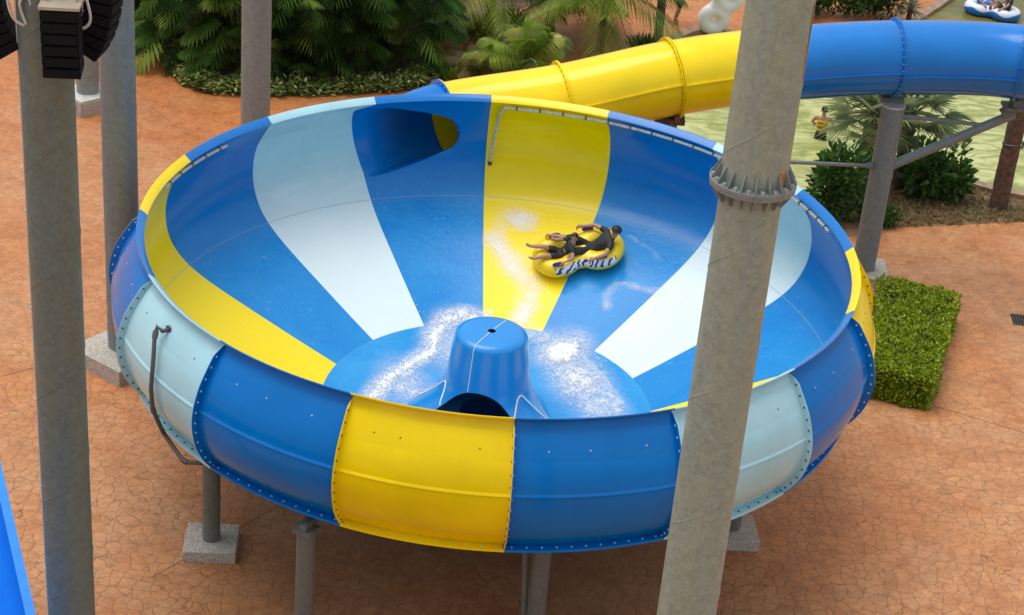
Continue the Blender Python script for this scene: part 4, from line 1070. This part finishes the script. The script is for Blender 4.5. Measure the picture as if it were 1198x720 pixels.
seat = dict(pelvis=(0, 0, .06), waist=(-.06, 0, .2), chest=(-.12, 0, .42), neck=(-.13, 0, .6), head=(-.10, 0, .74), face=(1, .1, -.1), shL=(-.12, .19, .52), elL=(.02, .32, .34), wrL=(.2, .36, .24), shR=(-.12, -.19, .52), elR=(.02, -.32, .34), wrR=(.2, -.36, .24), hipL=(.06, .1, .08), knL=(.36, .16, .34), anL=(.44, .2, .04), toeL=(.58, .22, .06), hipR=(.06, -.1, .08), knR=(.36, -.16, .34), anR=(.44, -.2, .04), toeR=(.58, -.22, .06))
B2 = Matrix.Rotation(R(152), 3, 'Z')
person('rider in black top crouched in the right end of the blue and white raft', Vector((16.35, 31.2, .20)) + B2 @ V(-.44, 0, 0), B2 @ Matrix.Rotation(R(20), 3, 'Z'), seat, shirt='black', shorts='black', skin='skin')
person('rider in bright blue top seated in the left end of the blue and white raft', Vector((16.35, 31.2, .20)) + B2 @ V(.42, 0, 0), B2 @ Matrix.Rotation(R(180), 3, 'Z'), seat, s=.95, shirt='blue_cloth', shorts='blue_cloth', skin='skin')

stand = dict(pelvis=(0, 0, .93), waist=(0, 0, 1.06), chest=(0, .0, 1.30), neck=(0, .0, 1.48), head=(.02, 0, 1.62), face=(1, 0, -.1), shL=(0, .19, 1.41), elL=(-.03, .27, 1.14), wrL=(.06, .27, .90), shR=(0, -.19, 1.41), elR=(.10, -.28, 1.16), wrR=(.30, -.24, 1.02), hipL=(0, .09, .90), knL=(.05, .12, .50), anL=(-.06, .13, .09), toeL=(.10, .15, .03), hipR=(0, -.09, .90), knR=(-.02, -.13, .50), anR=(-.16, -.15, .10), toeR=(-.01, -.16, .03))
person('barefoot person in dark shorts standing on the far path left of the white tube', (5.2, 27.6, 0), Matrix.Rotation(R(15), 3, 'Z'), stand, shirt='shirt', shorts='black', skin='skin_tan')
wade = dict(stand); wade.update(elL=(.10, .30, 1.2), wrL=(.3, .25, 1.1), elR=(.10, -.30, 1.2), wrR=(.3, -.25, 1.1))
person('bather in yellow life vest wading in the green pool, back to the camera', (8.87, 18.6, -.74), Matrix.Rotation(R(80), 3, 'Z'), wade, shirt=None, shorts='black', skin='skin', vest='vest')

# white double tube standing on end
wt = thing('double_tube', 'white figure of eight inflatable tube standing on end on the far path', 'inflatable tube', (6.50, 26.85, .90)); wt.scale = (1.16, 1.16, 1.16); wt.rotation_euler = (R(6), R(-62), R(4))
me = raft_mesh(.37, .27, .20, 'tube'); me.materials.append(M['white_pvc'])
o = bpy.data.objects.new('hull', me); col.objects.link(o); o.parent = wt; o.rotation_euler = (R(90), 0, 0)
o.data.polygons.foreach_set('use_smooth', [True] * len(o.data.polygons))
for o_ in (ro,): o_.data.polygons.foreach_set('use_smooth', [True] * len(o_.data.polygons))
for o_ in raft.children:
    if o_.name.startswith('hull'): o_.data.polygons.foreach_set('use_smooth', [True] * len(o_.data.polygons))

# ------------------------------------------------------------------ vegetation
def leaflet(mb, p, d_, side, ln, wd, droop=0., mi=0):
    """pointed blade, two segments"""
    d_ = d_.normalized(); m_ = p + d_ * ln * .5 - Vector((0, 0, droop * ln * .25)); e = p + d_ * ln - Vector((0, 0, droop * ln)); s_ = side.normalized() * wd / 2
    mb.add([p - s_ * .4, p + s_ * .4, m_ + s_, m_ - s_, e], [(0, 1, 2, 3), (3, 2, 4)], mi)
    t_ = random.random() if mb.tint is None else min(1, max(0, mb.tint + random.uniform(-.08, .08))); mb.t += [t_, t_]
def split_leaf(mb, p, d_, ln, rng):
    """one large divided leaf as a single island-per-finger fan that droops"""
    d_ = d_.normalized(); side = d_.cross(V(0, 0, 1)); side = side.normalized() if side.length > .01 else V(1, 0, 0); up = side.cross(d_)
    n = 8; mb.tint = rng.random() ** 1.3
    for i in range(n):
        f = i / (n - 1); q = p + d_ * ln * (.15 + .75 * f) - V(0, 0, .35 * ln * f * f)
        L = ln * (.26 + .42 * math.sin(math.pi * min(1, f * .9 + .15)))
        for sg in (-1, 1):
            dir_ = d_ * (.35 + .9 * f) + side * sg * (1 - .45 * f) - V(0, 0, .3 + .25 * f)
            leaflet(mb, q, dir_, d_ + up * .4, L, ln * .135, .22)
def crown_split(h, rad, n, seed):
    rng = random.Random(seed); mb = MB(); st = MB()
    for i in range(n):
        a = rng.uniform(0, 2 * math.pi); hh = h * (rng.random() ** .75); rr = rad * (.35 + .65 * rng.random()) * (1.0 - .25 * hh / h)
        p = V(math.cos(a) * rr, math.sin(a) * rr, .35 + hh); d_ = V(math.cos(a), math.sin(a), rng.uniform(-.45, .55))
        split_leaf(mb, p, d_, rng.uniform(.6, 1.05), rng)
        if i % 3 == 0: st.tube([(math.cos(a) * .15, math.sin(a) * .15, 0), (math.cos(a) * rr * .5, math.sin(a) * rr * .5, .25 + hh * .7), tuple(p)], [.03, .022, .012], 5)
    return mb, st
proto = []
for s_ in range(3):
    a, b = crown_split(2.9, 1.5, 160, 40 + s_); r_ = thing('broad_leaf_shrub', 'x', 'shrub', group='split leaved shrubs behind the bowl')
    a.build('foliage', M['leaf_split'], r_, None); b.build('stems', M['stem'], r_); proto.append(r_)
shr = [(-10.9, 22.2, 'dark split leaved shrub at the left end of the planting, nearest the paved path'), (-9.4, 20.7, 'dark split leaved shrub just left of the brown pole in front'), (-8.0, 20.1, 'dark split leaved shrub hidden partly by the brown pole'), (-6.3, 20.3, 'dark split leaved shrub just right of the brown pole'), (-4.9, 20.9, 'dark split leaved shrub in the middle of the planting above the bowl rim'), (-3.5, 21.7, 'dark split leaved shrub at the right end of the planting'),
       (-9.6, 23.6, 'split leaved shrub in the second row at left, under the top edge'), (-7.4, 23.0, 'split leaved shrub in the second row behind the brown pole'), (-5.2, 23.6, 'split leaved shrub in the second row near the middle'), (-3.7, 24.2, 'split leaved shrub in the second row at the right end, overhanging the path'), (-11.9, 24.4, 'split leaved shrub in the second row at the far left end')]
for i, (x, y, lb) in enumerate(shr):
    o = proto[i] if i < 3 else dup(proto[i % 3]); o.location = (x, y + .35, 0); o.rotation_euler = (0, 0, i * 1.31); s_ = .92 + .16 * ((i * 37) % 10) / 10; o.scale = (s_, s_, s_ * (1.0 if i < 6 else 1.15)); o['label'] = lb
# variegated ground cover
rng = random.Random(5); mb = MB(); line = smoothed([V(*p, 0) for p in [(-10.9, 21.3), (-10.3, 20.3), (-9.7, 19.3), (-9.2, 18.75), (-8.5, 18.4), (-6.8, 18.55), (-4.9, 19.15), (-3.4, 19.75), (-2.5, 20.4), (-2.3, 21.2)]], 12)
for i in range(5200):
    f = rng.random() * (len(line) - 1.001); j = int(f); c = line[j].lerp(line[j + 1], f - j) + V(.06, -.22, 0); t_ = (line[j + 1] - line[j]).normalized(); n_ = V(-t_.y, t_.x, 0)
    ww = rng.uniform(-.10, .75); hmax = .55 * (1 - max(0, -ww + .1) * 2.0)
    p = c + n_ * ww + V(0, 0, .03 + hmax * rng.random() * (.6 + .4 * mnoise.noise(c * 1.4))); a = rng.uniform(0, 6.28); d_ = V(math.cos(a), math.sin(a), rng.uniform(-.1, .8))
    leaflet(mb, p, d_, d_.cross(V(.1, .2, 1)), rng.uniform(.12, .22), rng.uniform(.07, .11), .1)
tag(mb.build('ground_cover', M['leaf_variegated'], None, None), 'low variegated yellow green ground cover edging the dark shrubs', 'ground cover', kind='stuff')

# feather palms
def frond(mb, st, base, az, el, ln, rng, droop=.62, wid=.04, n=42):
    mb.tint = rng.random()
    d_ = V(math.cos(az) * math.cos(el), math.sin(az) * math.cos(el), math.sin(el)); side = V(-math.sin(az), math.cos(az), 0); pts = []
    for i in range(13):
        f = i / 12; pts.append(base + d_ * ln * f - V(0, 0, droop * ln * f * f * .75))
    st.tube(pts, [.028 * (1 - .85 * i / 12) + .004 for i in range(13)], 5)
    for i in range(n):
        f = .12 + .88 * i / (n - 1); q = f * 12; j = min(11, int(q)); p = pts[j].lerp(pts[j + 1], q - j); t_ = (pts[j + 1] - pts[j]).normalized()
        L = ln * (.10 + .26 * math.sin(math.pi * min(1, .15 + f * .82)))
        for sg in (-1, 1):
            leaflet(mb, p, t_ * .75 + side * sg * .9 + V(0, 0, .12 - .25 * rng.random()), t_ + V(0, 0, .3), L, wid, .45 + .2 * rng.random())
def feather_palm(label, loc, trunk_h, trunk_r, nf, ln, seed, el=(20, 75), mat='leaf_coco', lean=(0, 0), cat='palm'):
    rng = random.Random(seed); r_ = thing('feather_palm', label, cat, loc); mb, st, tr = MB(), MB(), MB()
    top = V(lean[0], lean[1], trunk_h)
    for i in range(nf):
        frond(mb, st, top, 2.399 * i + rng.uniform(-.2, .2), R(rng.uniform(*el)), ln * rng.uniform(.8, 1.1), rng)
    N = 12
    tr.tube([top * (i / N) + V(.01 * math.sin(i * 2), 0, 0) for i in range(N + 1)], [trunk_r * (1.25 - .35 * i / N + .05 * (i % 2)) for i in range(N + 1)], 12)
    mb.build('fronds', M[mat], r_, None); st.build('frond_stems', M['stem'], r_); tr.build('trunk', M['bark'], r_); return r_
feather_palm('young feather palm with arching fronds just behind the yellow tube', (.25, 21.6, 0), .3, .14, 22, 2.3, 1, (28, 86))
feather_palm('taller feather palm with a slim dark trunk, right of the young palm', (2.62, 24.3, 0), 2.1, .10, 26, 2.7, 2, (-25, 60))
feather_palm('feather palm behind the young palm, fronds reaching the top edge', (-.9, 24.6, 0), 2.0, .14, 24, 2.6, 3, (-5, 75))
feather_palm('low drooping yellowish palm right beside the blue mouth of the tube', (-1.15, 21.4, 0), .2, .12, 11, 1.7, 4, (10, 60), 'leaf_dry')
feather_palm('tall palm showing only its trunk beside the person, by the far path', (4.50, 26.0, 0), 7.5, .12, 16, 2.4, 6, (-5, 70))
feather_palm('feather palm at the top middle, low fronds over the far path', (1.0, 25.6, 0), 1.7, .14, 24, 2.6, 8, (0, 75))

# fan palms
def fan_palm(label, loc, h, seed, n=30, trunk_r=.15, mat='leaf_fan'):
    rng = random.Random(seed); r_ = thing('fan_palm', label, 'palm', loc, group='fan palms by the pool'); mb, st, tr = MB(), MB(), MB(); top = V(0, 0, h)
    for i in range(n):
        az = 2.399 * i; el = R(80 - 115 * (i / n) + rng.uniform(-8, 8)); pl = rng.uniform(.6, 1.0)
        d_ = V(math.cos(az) * math.cos(el), math.sin(az) * math.cos(el), math.sin(el)); side = V(-math.sin(az), math.cos(az), 0); up = side.cross(d_) * -1
        mb.tint = rng.random(); e = top + d_ * pl; st.tube([top, e], [.02, .012], 5)
        for k in range(22):
            a = R(-105 + 210 * k / 21); q = d_ * math.cos(a) + side * math.sin(a) + up * .12
            leaflet(mb, e, q, d_.cross(q) + side * .01 + up * .5, rng.uniform(.75, 1.08) * (1 - .18 * abs(math.sin(a))), .058, .22)
    N = 14
    tr.tube([(0, 0, h * i / N) for i in range(N + 1)], [trunk_r * (1.15 + .14 * (i % 2)) for i in range(N + 1)], 12)
    mb.build('fronds', M[mat], r_, None); st.build('frond_stems', M['stem'], r_); tr.build('trunk', M['bark'], r_); return r_
fan_palm('grey green fan palm left of the capped pole, fronds over the pool', (9.55, 15.2, 0), 2.2, 21, trunk_r=.17)
fan_palm('grey green fan palm right of the capped pole, half hidden by it', (10.62, 15.6, 0), 2.15, 22)

# leafy bushes
def bush(name, label, loc, rx, ry_, h, n, mat, seed, leaf=(.16, .28), wd=.5, group=None, erect=.5, cat='bush'):
    rng = random.Random(seed); r_ = thing(name, label, cat, loc, group=group); mb, st = MB(), MB()
    blobs = [(V(rng.uniform(-.55, .55) * rx, rng.uniform(-.55, .55) * ry_, rng.uniform(.4, .72) * h), rng.uniform(.35, .55)) for _ in range(9)]
    for i in range(n):
        c, k_ = rng.choice(blobs); v = V(rng.gauss(0, 1), rng.gauss(0, 1), rng.gauss(0, 1)).normalized(); q = rng.uniform(.55, 1.05) if rng.random() < .8 else rng.random()
        p = c + V(v.x * rx * k_ * q, v.y * ry_ * k_ * q, v.z * h * k_ * q); p.z = max(.04, p.z); d_ = v + V(0, 0, erect) + V(rng.gauss(0, .3), rng.gauss(0, .3), rng.gauss(0, .3)); ln = rng.uniform(*leaf)
        leaflet(mb, p, d_, d_.cross(V(rng.gauss(0, 1), rng.gauss(0, 1), .3)), ln, ln * wd, .15)
    for c, k_ in blobs: st.tube([(0, 0, 0), tuple(c * .5 + V(0, 0, .02)), tuple(c)], [.035, .025, .01], 5)
    mb.build('foliage', M[mat], r_, None); st.build('stems', M['bark'], r_); return r_
BG = 'dark leafy bushes in the pool bed'
bush('leafy_bush', 'tall dark green bush between the bowl rim and the capped pole', (8.75, 13.3, 0), .95, .8, 2.0, 1900, 'leaf_dark', 31, (.15, .27), .42, BG)
bush('leafy_bush', 'dark glossy bush right of the capped pole under the diagonal arm', (11.55, 15.3, 0), .95, .8, 1.35, 1300, 'leaf_dark', 32, (.18, .32), .45, BG)
bush('leafy_bush', 'low green plant at the foot of the capped pole', (9.75, 13.0, 0), .55, .45, .5, 600, 'leaf_dark', 33, (.10, .18), .45, BG)
bush('lily_clump', 'clump of strap leaved plants at the foot of the far palm trunk', (4.0, 24.5, 0), .65, .45, .35, 420, 'leaf_dark', 34, (.25, .42), .12, erect=1.6, cat='plant')
bush('lime_bush', 'lime green low bush left half of the far path edge', (-1.7, 24.6, 0), .9, .5, .65, 900, 'leaf_lime', 35, (.1, .18), .5, 'lime bushes along the far path')
bush('lime_bush', 'lime green low bush right half of the far path edge', (-.1, 25.2, 0), .9, .5, .65, 900, 'leaf_lime', 36, (.1, .18), .5, 'lime bushes along the far path')
bush('lime_bush', 'yellowish low plant beside the blue tube mouth', (-1.9, 20.9, 0), .55, .4, .3, 420, 'leaf_lime', 37, (.1, .18), .4)
HG = 'hedge bushes at the top right'
for i, (x, y) in enumerate([(9.1, 29.4), (10.1, 29.7), (11.1, 30.0), (12.1, 30.3)]):
    bush('hedge_bush', ['leftmost dark hedge bush behind the blue tube, beside the big pole', 'second dark hedge bush behind the blue tube from the left', 'third dark hedge bush behind the blue tube from the left', 'rightmost dark hedge bush behind the blue tube, next to the yucca'][i], (x, y, 0), .95, .9, 1.7, 1300, 'leaf_dark', 50 + i, (.14, .26), .4, HG)
y_ = thing('yucca_plant', 'grey green spiky yucca at the right end of the dark hedge', 'plant', (13.15, 29.5, 0)); mb = MB(); rng = random.Random(9)
for i in range(110):
    a = rng.uniform(0, 6.28); e = R(rng.uniform(-10, 85)); d_ = V(math.cos(a) * math.cos(e), math.sin(a) * math.cos(e), math.sin(e)); leaflet(mb, V(0, 0, .55) + d_ * .05, d_, V(-math.sin(a), math.cos(a), 0), rng.uniform(.5, .8), .05, .2)
mb.build('leaves', M['leaf_grey'], y_, None); mb = MB(); mb.tube([(0, 0, 0), (0, 0, .6)], .09, 8); mb.build('trunk', M['bark'], y_)
# dry bed planting
rng = random.Random(15); mb = MB()
for i in range(5200):
    x = rng.uniform(9.6, 17.5); y = rng.uniform(12.9, 16.0)
    lo = 13.05 + (x - 10.2) * .28 if x < 13.8 else 14.05 - (x - 13.8) * .22
    hi = 16.1 - max(0, x - 12.2) * .33
    if y < lo or y > hi: continue
    a = rng.uniform(0, 6.28); d_ = V(math.cos(a) * .6, math.sin(a) * .6, rng.uniform(.2, 1)); leaflet(mb, V(x, y, .01), d_, V(-math.sin(a), math.cos(a), 0), rng.uniform(.1, .34), .035, .3)
tag(mb.build('dry_grass', M['leaf_drygrass'], None, None), 'dry brownish grass covering the bed beside the pool', 'grass', kind='stuff')

# clipped box hedge
hd = thing('clipped_hedge', 'clipped bright green box hedge on the paving right of the bowl', 'hedge')
C4 = [V(8.12, 4.15, 0), V(9.43, 3.78, 0), V(10.72, 7.95, 0), V(8.95, 8.55, 0)]; HH = .80
def bil(u, v): return C4[0] * (1 - u) * (1 - v) + C4[1] * u * (1 - v) + C4[2] * u * v + C4[3] * (1 - u) * v
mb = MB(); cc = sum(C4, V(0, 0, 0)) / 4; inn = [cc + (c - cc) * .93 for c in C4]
mb.add([tuple(c) for c in inn] + [tuple(c + V(0, 0, HH - .07)) for c in inn], [(0, 1, 5, 4), (1, 2, 6, 5), (2, 3, 7, 6), (3, 0, 4, 7), (4, 5, 6, 7)]); mb.build('shade_core', M['hedge_shade_core'], hd, None)  # plain near-black box behind the leaves; the hedge's inner shade as colour
rng = random.Random(3); mb = MB()
for i in range(15500):
    u, v = rng.random(), rng.random(); k_ = rng.random()
    if k_ < .52: p = bil(u, v) + V(0, 0, HH); n_ = V(0, 0, 1)
    else:
        e = rng.choice([0, 0, 1, 1, 1, 2, 3]); a, b = C4[e], C4[(e + 1) % 4]; p = a.lerp(b, u) + V(0, 0, HH * (.04 + .96 * v)); t_ = (b - a).normalized(); n_ = V(t_.y, -t_.x, 0)
    bumpy = mnoise.noise(p * 1.3) * .09 + mnoise.noise(p * 5) * .07; eu = min(u, 1 - u) if k_ < .52 else 1; ev = min(v, 1 - v) if k_ < .52 else (1 - v) * .5; bumpy -= .10 * max(0, 1 - min(eu * 1.4, ev * 4.) / .09) ** 2
    p = p + n_ * (bumpy - abs(rng.gauss(0, .045)) + .02); p.z = max(.02, p.z)
    d_ = n_ * .8 + V(rng.gauss(0, .7), rng.gauss(0, .7), rng.gauss(.25, .6)); leaflet(mb, p, d_, d_.cross(V(rng.gauss(0, 1), rng.gauss(0, 1), rng.gauss(0, 1))), rng.uniform(.05, .10), rng.uniform(.035, .055), .1)
mb.build('foliage', M['leaf_hedge'], hd, None)
